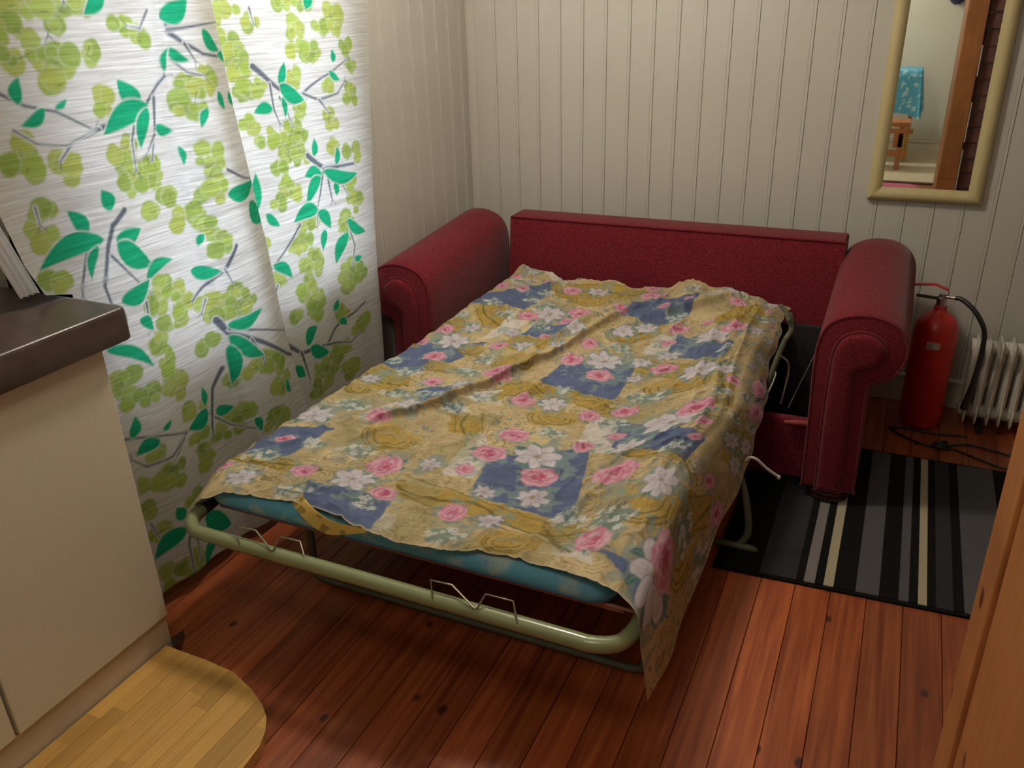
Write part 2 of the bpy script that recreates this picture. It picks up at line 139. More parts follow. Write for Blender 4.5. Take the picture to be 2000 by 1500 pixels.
def cat(P,closed=False,k=8):
    P=[np.array(p,float) for p in P]; n=len(P); out=[]
    for i in range(n if closed else n-1):
        if closed: a,b,c,d=P[i-1],P[i],P[(i+1)%n],P[(i+2)%n]
        else: a,b,c,d=P[max(i-1,0)],P[i],P[i+1],P[min(i+2,n-1)]
        for s in range(k):
            t=s/k; out.append(.5*((2*b)+(c-a)*t+(2*a-5*b+4*c-d)*t*t+(3*b-a-3*c+d)*t**3))
    if not closed: out.append(P[-1])
    return out
def tube_data(P,r,seg=10,closed=False):
    P=[Vector(p) for p in P]; n=len(P); rr=r if hasattr(r,'__len__') else [r]*n
    T=[]
    for i in range(n):
        a=P[i-1] if (i or closed) else P[0]; b=P[(i+1)%n] if (i<n-1 or closed) else P[-1]
        T.append((b-a).normalized())
    ref=Vector((0,0,1)) if abs(T[0].z)<.9 else Vector((1,0,0)); u=(ref-T[0]*ref.dot(T[0])).normalized(); secs=[]
    for i in range(n):
        u=(u-T[i]*u.dot(T[i])).normalized(); v=T[i].cross(u)
        secs.append([tuple(P[i]+(u*math.cos(a)+v*math.sin(a))*rr[i]) for a in [2*math.pi*k/seg for k in range(seg)]])
    if closed: secs.append(secs[0])
    return loft(secs,not closed)
def tube(name,P,r,m,parent=None,seg=10,k=0,closed=False):
    if k: P=cat(P,closed,k)
    V,F=tube_data(P,r,seg,closed); return link(name,mesh(name,V,F,True,60),m,parent)
def lathe(name,prof,loc,m,parent=None,seg=32,axis='Z'):
    secs=[]
    for r,h in prof:
        s=[]
        for k in range(seg):
            a=2*math.pi*k/seg; c,d=r*math.cos(a),r*math.sin(a)
            p=(c,d,h) if axis=='Z' else ((h,c,d) if axis=='X' else (c,h,d))
            s.append((p[0]+loc[0],p[1]+loc[1],p[2]+loc[2]))
        secs.append(s)
    V,F=loft(secs); return link(name,mesh(name,V,F),m,parent)
def copyobj(o,parent=None,name=None):
    c=o.copy(); COL.objects.link(c)
    if parent: c.parent=parent
    return c
def merge(parts):
    V=[];F=[]
    for v,f_ in parts:
        o=len(V); V+=list(v); F+=[tuple(i+o for i in t) for t in f_]
    return V,F
def boxd(lo,hi):
    (a,b,c),(d,e,g)=lo,hi
    return [(x,y,z) for x in (a,d) for y in (b,e) for z in (c,g)],[(0,1,3,2),(4,6,7,5),(0,4,5,1),(2,3,7,6),(0,2,6,4),(1,5,7,3)]
# ---------------- materials ----------------
WALLP=mat('painted wall board',(.50,.485,.43),.55,noise=(3,(.47,.45,.40),.3,.7,(1,1,1)),bump=(60,(1,1,.2),.0006))
WALLF=mat('painted plaster',(.56,.54,.47),.8,noise=(2.5,(.50,.48,.42),.3,.7,(1,1,1)))
CEIL=mat('ceiling paint',(.7,.69,.66),.8,noise=(3,(.66,.65,.62),.3,.7,(1,1,1)))
TRIMW=mat('cream gloss paint',(.62,.58,.48),.35,noise=(6,(.56,.52,.43),.3,.7,(1,1,1)))
FLOORW=wood('stained pine floor',(.41,.110,.032),(.215,.040,.013),.36,coat=.12,vary=.28)
PINE=wood('orange stained pine',(.42,.165,.05),(.34,.125,.04),.42,(30,30,1.6),knots=True,vary=.1,kscale=(0,9,6),knotc=(.12,.03,.01))
BUTCH=wood('beech block',(.60,.36,.10),(.52,.29,.075),.38,(30,1.4,30),knots=False,vary=.16)
BRICKM=mat('old brick',(.20,.085,.065),.9,noise=(9,(.09,.045,.05),.35,.65,(1,1,1)),bump=(40,(1,1,1),.003))
MORTAR=mat('lime mortar',(.34,.27,.22),.95,noise=(14,(.25,.19,.16),.3,.7,(1,1,1)),bump=(50,(1,1,1),.003))
LINO=mat('beige linoleum',(.50,.44,.31),.6,noise=(6,(.44,.38,.27),.3,.7,(1,1,1)))
VELV=mat('burgundy upholstery',(.19,.016,.026),.9,spec=.12,noise=(170,(.095,.007,.012),.35,.65,(1,1,1)),bump=(220,(1,1,1),.0012),sheen=.12)
DARKW=mat('dark polished wood',(.06,.025,.012),.25,noise=(20,(.035,.012,.006),.3,.7,(1,1,1)))
BLACKC=mat('black cloth',(.012,.011,.012),.95,noise=(60,(.02,.018,.018),.3,.7,(1,1,1)))
GREEN=mat('sage green enamel',(.235,.265,.13),.28,noise=(8,(.21,.24,.12),.3,.7,(1,1,1)),coat=.3)
GREEND=mat('worn green steel',(.10,.115,.07),.5,noise=(20,(.07,.075,.05),.3,.7,(1,1,1)))
WIRE=mat('dull wire',(.30,.27,.20),.4,metal=.6,noise=(20,(.2,.17,.12),.3,.7,(1,1,1)))
BROWNB=mat('brown hardboard',(.30,.125,.065),.6,noise=(12,(.22,.09,.05),.3,.7,(1,1,1)))
MATB=mat('blue quilted ticking',(.10,.36,.52),.6,noise=(13,(.50,.56,.45),.50,.74,(1,1,1)),bump=(90,(1,1,1),.002))
PIPEB=mat('dark blue piping',(.02,.10,.24),.5,noise=(30,(.03,.14,.28),.3,.7,(1,1,1)))
CABW=mat('beige cabinet laminate',(.62,.585,.46),.5,noise=(180,(.58,.545,.425),.3,.7,(1,1,1)))
CABS=mat('beige plinth laminate',(.55,.48,.36),.5,noise=(180,(.51,.44,.33),.3,.7,(1,1,1)))
CTOP=mat('dark brown laminate',(.085,.062,.052),.30,noise=(30,(.06,.042,.036),.3,.7,(1,1,1)))
RUGB=mat('black rug pile',(.006,.006,.006),1,spec=.1,noise=(200,(.011,.011,.010),.3,.7,(1,1,1)),bump=(300,(1,1,1),.004))
def rugc(n,c): return mat(n,c,1,spec=.1,noise=(200,tuple(v*.8 for v in c),.3,.7,(1,1,1)),bump=(300,(1,1,1),.004))
RUGG=rugc('charcoal rug pile',(.036,.036,.038)); RUGL=rugc('grey rug pile',(.095,.092,.097)); RUGC=rugc('cream rug pile',(.42,.36,.25)); RUGM=rugc('mid grey rug pile',(.21,.19,.18))
REDE=mat('red enamel',(.55,.025,.02),.35,noise=(20,(.42,.02,.015),.3,.7,(1,1,1)))
BLACKR=mat('black rubber',(.012,.012,.013),.45,noise=(30,(.02,.02,.02),.3,.7,(1,1,1)))
STEEL=mat('bright steel',(.6,.58,.53),.3,metal=1,noise=(20,(.5,.48,.44),.3,.7,(1,1,1)))
WHITEE=mat('off white enamel',(.60,.575,.50),.4,noise=(10,(.55,.52,.45),.3,.7,(1,1,1)))
LABELM=mat('worn white label',(.45,.40,.36),.6,noise=(40,(.3,.22,.2),.4,.6,(1,1,1)))
FRAMEM=mat('pale olive painted wood',(.50,.42,.22),.4,noise=(20,(.45,.37,.185),.3,.7,(1,1,.3)))
MIRR=mat('mirror glass',(.86,.88,.84),.015,metal=1,noise=(2,(.84,.86,.82),.3,.7,(1,1,1)))
STRING=mat('undyed cotton cord',(.55,.50,.44),.9,noise=(200,(.42,.38,.33),.3,.7,(1,1,1)))
BLUEC=mat('turquoise patterned cloth',(.07,.33,.50),.8,noise=(22,(.35,.55,.62),.54,.60,(1,1,1)))
PINKR=mat('pink rug pile',(.50,.10,.16),1,noise=(60,(.42,.12,.2),.3,.7,(1,1,1)))
NAVY=mat('navy cloth',(.015,.02,.05),.9,noise=(30,(.03,.035,.07),.3,.7,(1,1,1)))
GLASS=mat('window glass',(.9,.93,.95),.02,noise=(2,(.88,.92,.95),.3,.7,(1,1,1)))
_n=GLASS.node_tree; _t=_n.nodes.new('ShaderNodeBsdfTransparent'); _x=_n.nodes.new('ShaderNodeMixShader'); _x.inputs[0].default_value=.93
_n.nodes['Principled BSDF'].inputs['Roughness'].default_value=.03
_n.links.new(_n.nodes['Principled BSDF'].outputs[0],_x.inputs[1]); _n.links.new(_t.outputs[0],_x.inputs[2]); _n.links.new(_x.outputs[0],_n.nodes['Material Output'].inputs['Surface'])
WINW=mat('white window paint',(.75,.74,.70),.4,noise=(10,(.7,.69,.65),.3,.7,(1,1,1)))
SILLP=mat('dark gap',(.03,.02,.015),.9,noise=(10,(.02,.015,.01),.3,.7,(1,1,1)))
# ---------------- setting ----------------
floor=thing('floor',kind='structure',loc=(0,0,-.03))
box('subfloor',(-2.2,-1.2,-.06),(1.5,3.6,-.028),SILLP,floor)
PW=.092; pm=None; x=-2.13
prof=[(0,-.028),(0,-.0018),(.0012,0),(PW-.0024,0),(PW-.0012,-.0018),(PW-.0012,-.028)]
pmesh={}
i=0
while x<1.42:
    # board ends fall at different places; boards are one length here, laid along the room
    if 'p' not in pmesh:
        V,F=loft([[(a,-1.2,b) for a,b in prof],[(a,3.42,b) for a,b in prof]]); pmesh['p']=mesh('plank',V,F,False); pmesh['p'].materials.append(FLOORW)
    o=bpy.data.objects.new('plank',pmesh['p']); COL.objects.link(o); o.parent=floor; o.matrix_parent_inverse=floor.matrix_world.inverted(); o.location=(x+.007,0,0)
    x+=PW; i+=1
box('linoleum',(-2.2,-3.1,-.06),(1.5,-1.22,.0),LINO,floor)
box('threshold_strip',(-2.12,-1.24,-.03),(1.42,-1.18,.012),DARKW,floor,.004)
def board_wall(name,p0,axis,a0,a1,z0,z1,phase,W_=.0977,depth=.014,into=1):
    w=thing(name,kind='structure',loc=p0)
    pr=[(0,0),(0,.0125),(.0015,.014),(.0845,.014),(.0855,.0128),(.0870,.0128),(.0885,.0138),(.0945,.0138),(.0962,.0125),(.0962,0)]
    def build(wd):
        P=[(min(a,wd-.0015),b) for a,b in pr]
        if axis=='x': secs=[[(a,-b*into,z) for a,b in P] for z in (z0,z1)]
        else: secs=[[(b*into,a,z) for a,b in P] for z in (z0,z1)]
        V,F=loft(secs); me=mesh('wall_board',V,F,False); me.materials.append(WALLP); return me
    me=build(W_)
    s=phase
    while s>a0: s-=W_
    while s<a1-.01:
        if s>=a0-1e-6: m_,st=me,s
        else:
            s+=W_; continue
        if s+W_>a1+.02: m_=build(max(.02,a1-s))
        o=bpy.data.objects.new('wall_board',m_); COL.objects.link(o); o.parent=w; o.matrix_parent_inverse=w.matrix_world.inverted()
        o.location=(st,p0[1],0) if axis=='x' else (p0[0],st,0)
        s+=W_
    return w
wb=board_wall('wall_back',(0,3.42,0),'x',-1.775,1.4,.0,2.35,-.066)
box('wall_backing',(-1.9,3.42,0),(1.5,3.50,2.35),WALLF,wb)
wl=board_wall('wall_left',(-1.784,0,0),'y',2.555,3.41,.0,2.35,2.70-.0995*1.45,W_=.1)
box('wall_backing',(-1.90,2.53,0),(-1.784,3.5,2.35),WALLF,wl)
box('wall_below_window',(-1.90,1.27,0),(-1.785,2.53,.64),WALLP,wl)
box('wall_beside_window',(-1.90,2.45,.64),(-1.785,2.53,1.93),WALLP,wl)
box('wall_above_window',(-1.90,1.27,1.93),(-1.785,2.53,2.35),WALLP,wl)
box('wall_beside_window',(-1.90,1.27,.64),(-1.785,1.31,1.93),WALLP,wl)
jog=box('wall_kitchen_return',(-2.12,1.27,0),(-1.785,1.31,2.35),WALLP); tag(jog,kind='structure')
tr=box('trim_1',(-1.935,1.258,.0),(-1.925,1.27,2.35),DARKW); tag(tr,kind='structure')
tag(box('wall_kitchen',(-2.2,-1.2,0),(-2.12,1.31,2.35),WALLF),kind='structure')
tag(box('wall_right',(1.4,-3.1,0),(1.5,3.5,2.35),WALLF),kind='structure')
tag(box('wall_far_left',(-2.2,-3.1,0),(-2.12,-1.2,2.35),WALLF),kind='structure')
tag(box('wall_front',(-2.2,-3.16,0),(1.5,-3.06,2.35),WALLF),kind='structure')
tag(box('ceiling',(-2.2,-3.16,2.35),(1.5,3.5,2.42),CEIL),kind='structure')
def skirt(name,lo,hi,ax,m=TRIMW):
    o=thing(name,kind='structure',loc=lo); box('skirting_board',lo,hi,m,o,.004)
    return o
sk=thing('baseboard_back',kind='structure',loc=(0,3.40,0))
box('skirting_board',(-1.76,3.392,0),(1.4,3.408,.105),TRIMW,sk,.004)
box('skirting_cap',(-1.76,3.386,.105),(1.4,3.408,.122),TRIMW,sk,.005)
sk=thing('baseboard_left',kind='structure',loc=(-1.76,2,0))
box('skirting_board',(-1.785,1.27,0),(-1.762,3.39,.1),TRIMW,sk,.004)
sk=thing('baseboard_front',kind='structure',loc=(0,-3.05,0))
for k,(z0,z1,d) in enumerate(((0.0,.075,.016),(.078,.10,.022),(.104,.115,.012))): box('skirting_strip',(-2.12,-3.06,z0),(1.4,-3.06+d,z1),TRIMW,sk,.003)
# unseen wall with a doorway, added to keep far-room light off the sofa
pw=thing('wall_light_screen',kind='structure',loc=(-1.2,-1.2,0))
box('wall_section',(-2.12,-1.27,0),(-.50,-1.18,2.35),WALLF,pw); box('wall_section',(.46,-1.27,0),(1.4,-1.18,2.35),WALLF,pw); box('wall_section',(-.50,-1.27,2.02),(.46,-1.18,2.35),WALLF,pw)
for lo,hi in (((-.50,-1.28,0),(-.48,-1.17,2.02)),((.44,-1.28,0),(.46,-1.17,2.02)),((-.48,-1.28,2.0),(.44,-1.17,2.02))): box('door_jamb',lo,hi,PINE,pw,.002)
# window
wn=thing('window_1',kind='structure',loc=(-1.85,1.9,.58))
def win():
    y0,y1,z0,z1=1.31,2.45,.64,1.93; X0,X1=-1.88,-1.83
    for n,lo,hi in (('window_frame',(X0,y0,z0),(X1,y0+.05,z1)),('window_frame',(X0,y1-.05,z0),(X1,y1,z1)),('window_frame',(X0,y0+.05,z0),(X1,y1-.05,z0+.05)),('window_frame',(X0,y0+.05,z1-.05),(X1,y1-.05,z1)),('mullion',(X0,1.90,z0+.05),(X1,1.945,z1-.05)),('glazing_bar',(X0+.01,y0+.05,1.22),(X1-.01,1.90,1.245)),('glazing_bar',(X0+.01,1.945,1.22),(X1-.01,y1-.05,1.245))):
        box(n,lo,hi,WINW,wn,.004)
    for a,b in ((y0+.05,1.90),(1.945,y1-.05)):
        for c,d in ((z0+.05,1.22),(1.245,z1-.05)): box('pane',(-1.857,a,c),(-1.853,b,d),GLASS,wn)
    box('window_sill',(-1.83,y0,z0-.0),(-1.752,y1,z0+.022),WINW,wn,.004)
win()
# brick chimney with its wooden end post, on the right of the passage
ch=thing('wall_brick_chimney',kind='structure',loc=(.8,.8,0))
box('mortar_core',(.302,.46,0),(1.39,1.155,2.35),MORTAR,ch)
bm_=[]
for k in range(3):
    V,F=boxd((0,0,0),(.205,.024,.074)); V=[(a+random.uniform(-.004,.004),b+random.uniform(-.003,.003),c+random.uniform(-.004,.004)) for a,b,c in V]
    me=mesh('brick',V,F,False); me.materials.append(BRICKM); bm_.append(me)
for r_ in range(27):
    x=.306+(0 if r_%2 else -.0); first=.10 if r_%2 else .205
    k=0
    while x<1.36:
        L_=first if k==0 else .205
        o=bpy.data.objects.new('brick',bm_[(r_+k)%3]); COL.objects.link(o); o.parent=ch; o.matrix_parent_inverse=ch.matrix_world.inverted()
        o.location=(x,1.145+random.uniform(-.003,.003),.008+r_*.0865); o.scale=(min(L_,1.385-x)/.205,1,1)
        x+=L_+.013; k+=1
pt=thing('trim_2',kind='structure',loc=(.245,1.14,0))
box('end_post',(.1945,1.080,0),(.297,1.2,2.35),PINE,pt,.005)
box('lining_board',(.199,.46,0),(.300,1.068,2.35),PINE,pt,.004)
V,F=boxd((.2985,1.195,.36),(.3015,1.203,.62)); box('paint_strip',(.2975,1.165,.34),(.302,1.199,.66),WINW,pt); box('paint_strip',(.2975,1.165,.70),(.302,1.199,.92),WINW,pt)
box('paint_strip',(.2975,1.165,1.06),(.302,1.199,1.22),WINW,pt)
# ---------------- sofa ----------------
sofa=thing('sofa_bed','burgundy red upholstered sofa with rolled arms, opened out into a bed','sofa',(-.8,2.9,0))
AP=[(-.150,.045),(-.153,.20),(-.156,.34),(-.160,.46),(-.156,.55),(-.135,.605),(-.095,.635),(-.04,.648),(.02,.642),(.065,.618),(.092,.575),(.096,.53),(.080,.485),(.050,.450),(.012,.435),(.004,.415),(.006,.33),(.010,.20),(.013,.045)]
IP=[(-.102,.045),(-.106,.20),(-.108,.34),(-.108,.46),(-.103,.53),(-.080,.575),(-.035,.592),(.005,.583),(.032,.553),(.030,.517),(.008,.492),(-.025,.479),(-.040,.462),(-.040,.42),(-.036,.32),(-.032,.20),(-.030,.045)]
def smoothpoly(P,k=5):   # keep the flat bottom
    Q=cat(P,False,k); return [(float(q[0]),float(q[1])) for q in Q]
def offset(P,d):
    n=len(P); out=[]
    cx=sum(p[0] for p in P)/n
    A=sum(P[i][0]*P[(i+1)%n][1]-P[(i+1)%n][0]*P[i][1] for i in range(n)); s=1 if A>0 else -1
    for i in range(n):
        a,b,c=P[i-1],P[i],P[(i+1)%n]
        t=np.array([c[0]-a[0],c[1]-a[1]]); t/=max(np.hypot(*t),1e-9); nr=np.array([-t[1],t[0]])*s
        out.append((b[0]+nr[0]*d,max(b[1]+nr[1]*d,.04)))
    return out
def arm(cx_mirror):
    sx=(lambda x:x) if cx_mirror is None else (lambda x:cx_mirror-x)
    A=smoothpoly(AP); I=smoothpoly(IP)
    def sec(P,y):
        k=1+.085*max(0,(y-2.5))/.7
        return [(sx(a),y,b*k if b>.3 else b) for a,b in P]
    secs=[sec(offset(A,.014),2.500),sec(offset(A,.007),2.502),sec(offset(A,.002),2.508),sec(A,2.518)]+[sec(A,2.518+.68*t/8) for t in range(1,9)]+[sec(offset(A,.006),3.212),sec(offset(A,.03),3.232)]
    V,F=loft(secs); ao=link('arm',mesh('arm',V,F,True,50),VELV,sofa)
    secs=[sec(I,2.52),sec(I,2.494),sec(offset(I,.003),2.488),sec(offset(I,.010),2.483),sec(offset(I,.022),2.482)]
    V,F=loft(secs); link('scroll_panel',mesh('scroll_panel',V,F,True,50),VELV,ao)
    tube('piping',[(sx(a),2.503,b) for a,b in offset(A,.004)],.0045,VELV,ao,6)
    tube('panel_piping',[(sx(a),2.499,b) for a,b in offset(I,-.004)],.004,VELV,ao,6)
arm(None); arm(-1.655)
for x in (-.066,-1.59):
    lathe('foot',[(.0,.013),(.055,.013),(.062,.017),(.062,.026),(.052,.031),(.050,.034),(.066,.038),(.066,.045),(.0,.046)],(x,2.545,0),DARKW,sofa)
    lathe('rear_foot',[(.0,.001),(.03,.001),(.034,.01),(.034,.045),(.0,.046)],(x,3.14,0),DARKW,sofa,16)
# backrest: slightly rounded slab leaning back
def slab(y0,z,rr=.012):
    return y0
secs=[]
for z,yf,yb in ((.05,3.06,3.25),(.30,3.075,3.255),(.62,3.115,3.262),(.688,3.122,3.262),(.698,3.127,3.258),(.700,3.135,3.25)):
    zz=z; secs.append([(-1.452+(.006 if z>.69 else 0),yf,zz),(-.142-(.006 if z>.69 else 0),yf,zz+.0),(-.142-(.006 if z>.69 else 0),yb,zz),(-1.452+(.006 if z>.69 else 0),yb,zz)])
V,F=loft(secs); bk=link('backrest',mesh('backrest',V,F,True,30),VELV,sofa)
tube('piping',[(-1.449,3.122,.696),(-.145,3.122,.696)],.004,VELV,bk,6)
box('front_rail',(-1.505,2.555,.04),(-.150,2.59,.255),VELV,sofa,.012,3)
box('inner_lining',(-1.50,3.03,.04),(-.152,3.055,.40),BLACKC,sofa)
box('bottom_lining',(-1.50,2.59,.035),(-.152,3.05,.042),BLACKC,sofa)
box('inner_side_lining',(-.158,2.60,.27),(-.1545,3.05,.44),BLACKC,sofa)
tb=tube('pull_tab',[(-.156,2.548,.249),(-.19,2.542,.250),(-.226,2.540,.246)],[.011,.010,.007],mat('red tab',(.26,.03,.02),.6,noise=(30,(.2,.02,.02),.3,.7,(1,1,1))),sofa,8)
# ---------------- pull-out bed ----------------
bed=thing('fold_out_bed','sage green tubular steel bed frame pulled out of the red sofa','bed frame',(-.94,2.1,0))
def zb(y,z0=.335): return z0+.035*(y-1.235)
P=[(-1.510+.05*(y-1.4),y,zb(y)) for y in (2.98,2.4,1.8,1.40)]+[(-1.512,1.33,zb(1.33)),(-1.500,1.275,zb(1.27)),(-1.465,1.242,zb(1.24)),(-1.40,1.235,zb(1.235))]
P+=[(-1.0,1.235,.335),(-.50,1.235,.335),(-.425,1.236,.335),(-.378,1.255,zb(1.25)),(-.358,1.295,zb(1.295)),(-.354,1.36,zb(1.36))]+[(-.372,1.6,zb(1.6)),(-.392,1.9,zb(1.9)),(-.392,2.4,zb(2.4)),(-.385,2.96,zb(2.96))]
tube('frame_tube',P,.0175,GREEN,bed,16,8)
V,F=merge([boxd((-1.478,1.347,zb(1.347,.331)),(-.392,1.36,zb(1.347,.340)))])
pl=[]
for y in (1.347,3.0): pl.append([(-1.478,y,zb(y,.331)),(-.392,y,zb(y,.331)),(-.392,y,zb(y,.341)),(-1.478,y,zb(y,.341))])
V,F=loft(pl); link('deck_board',mesh('deck_board',V,F,False),BROWNB,bed)
tube('cross_rod',[(-1.505,1.357,.3465),(-.36,1.349,.3465)],.0045,mat('copper brown rod',(.40,.17,.09),.45,noise=(20,(.3,.12,.07),.3,.7,(1,1,1))),bed,8)
w1=[(-1.302,1.222,.345),(-1.335,1.246,.376),(-1.272,1.250,.376),(-1.212,1.226,.353),(-1.205,1.226,.353),(-1.200,1.252,.376),(-1.145,1.254,.376),(-1.112,1.226,.345)]
w2=[(-.777,1.222,.345),(-.792,1.245,.376),(-.742,1.248,.376),(-.678,1.224,.353),(-.672,1.224,.353),(-.662,1.248,.376),(-.600,1.250,.376),(-.578,1.222,.345)]
for w_ in (w1,w2): tube('wire_bracket',w_,.0024,WIRE,bed,6)
lg=tube('leg_frame',[(-1.36,1.535,.335),(-1.362,1.535,.06),(-1.355,1.535,.022),(-1.33,1.535,.0125),(-.43,1.535,.0125),(-.395,1.535,.022),(-.388,1.535,.06),(-.385,1.535,.34)],.0105,GREEND,bed,10)
box('leg_plate',(-1.375,1.515,.20),(-1.345,1.525,.335),mat('brown steel',(.05,.025,.018),.6,noise=(20,(.035,.02,.012),.3,.7,(1,1,1))),lg)
tube('leg_frame',[(-.345,2.15,.33),(-.285,2.15,.22),(-.256,2.145,.09),(-.262,2.14,.043),(-.285,2.135,.022),(-.33,2.13,.0205),(-1.50,2.13,.0205),(-1.55,2.135,.038),(-1.56,2.14,.10),(-1.555,2.15,.35)],.0105,GREEND,bed,10,5)
tube('link_arm',[(-.285,2.93,.475),(-.262,2.80,.470),(-.255,2.64,.505),(-.262,2.62,.49),(-.283,2.60,.41),(-.300,2.59,.33),(-.33,2.57,.30)],.0095,GREEND,bed,8,4)
tube('link_arm',[(-.320,2.94,.50),(-.290,2.86,.505),(-.27,2.78,.50)],.008,GREEND,bed,8)
tube('hook_wire',[(-.268,2.60,.448),(-.245,2.605,.43),(-.238,2.61,.395),(-.243,2.60,.33),(-.25,2.60,.28)],.0035,WIRE,bed,6,4)
tube('hook_wire',[(-.285,2.60,.40),(-.275,2.59,.385),(-.285,2.55,.345),(-.305,2.52,.30)],.0025,STRING,bed,6,4)
tube('hook_wire',[(-.170,2.66,.44),(-.20,2.63,.35),(-.225,2.60,.27)],.0018,WIRE,bed,6)
# mattress
mt=thing('mattress','thin blue quilted mattress on the green bed frame, mostly under the floral sheet','mattress',(-.94,2.1,.34))
def rrect(x0,x1,y0,y1,r,n=8):
    out=[]
    for cx,cy,a0 in ((x1-r,y0+r,-90),(x1-r,y1-r,0),(x0+r,y1-r,90),(x0+r,y0+r,180)):
        for k in range(n+1):
            a=math.radians(a0+90*k/n); out.append((cx+r*math.cos(a),cy+r*math.sin(a)))
    for i in range(1): pass
    return out
secs=[];T=.064
for k in range(9):
    a=-math.pi/2+math.pi*k/8; ins=.026*(1-math.cos(a)); h=(math.sin(a)+1)/2*T
    R_=rrect(-1.503+ins,-.408-ins,1.324+ins,3.0-ins,.055)
    secs.append([(x+(.062*(y-1.35)*(-.408-x)/1.1),y,zb(y,.3425)+h+.0) for x,y in R_])
V,F=loft(secs); link('mattress_body',mesh('mattress_body',V,F,True,80),MATB,mt)
R_=rrect(-1.498,-.411,1.331,2.99,.055); tube('piping',[(x+(.062*(y-1.35)*(-.408-x)/1.1),y,zb(y,.3425)+.012+.002*math.sin(x*26)) for x,y in R_],.0038,PIPEB,mt,6,0,True)
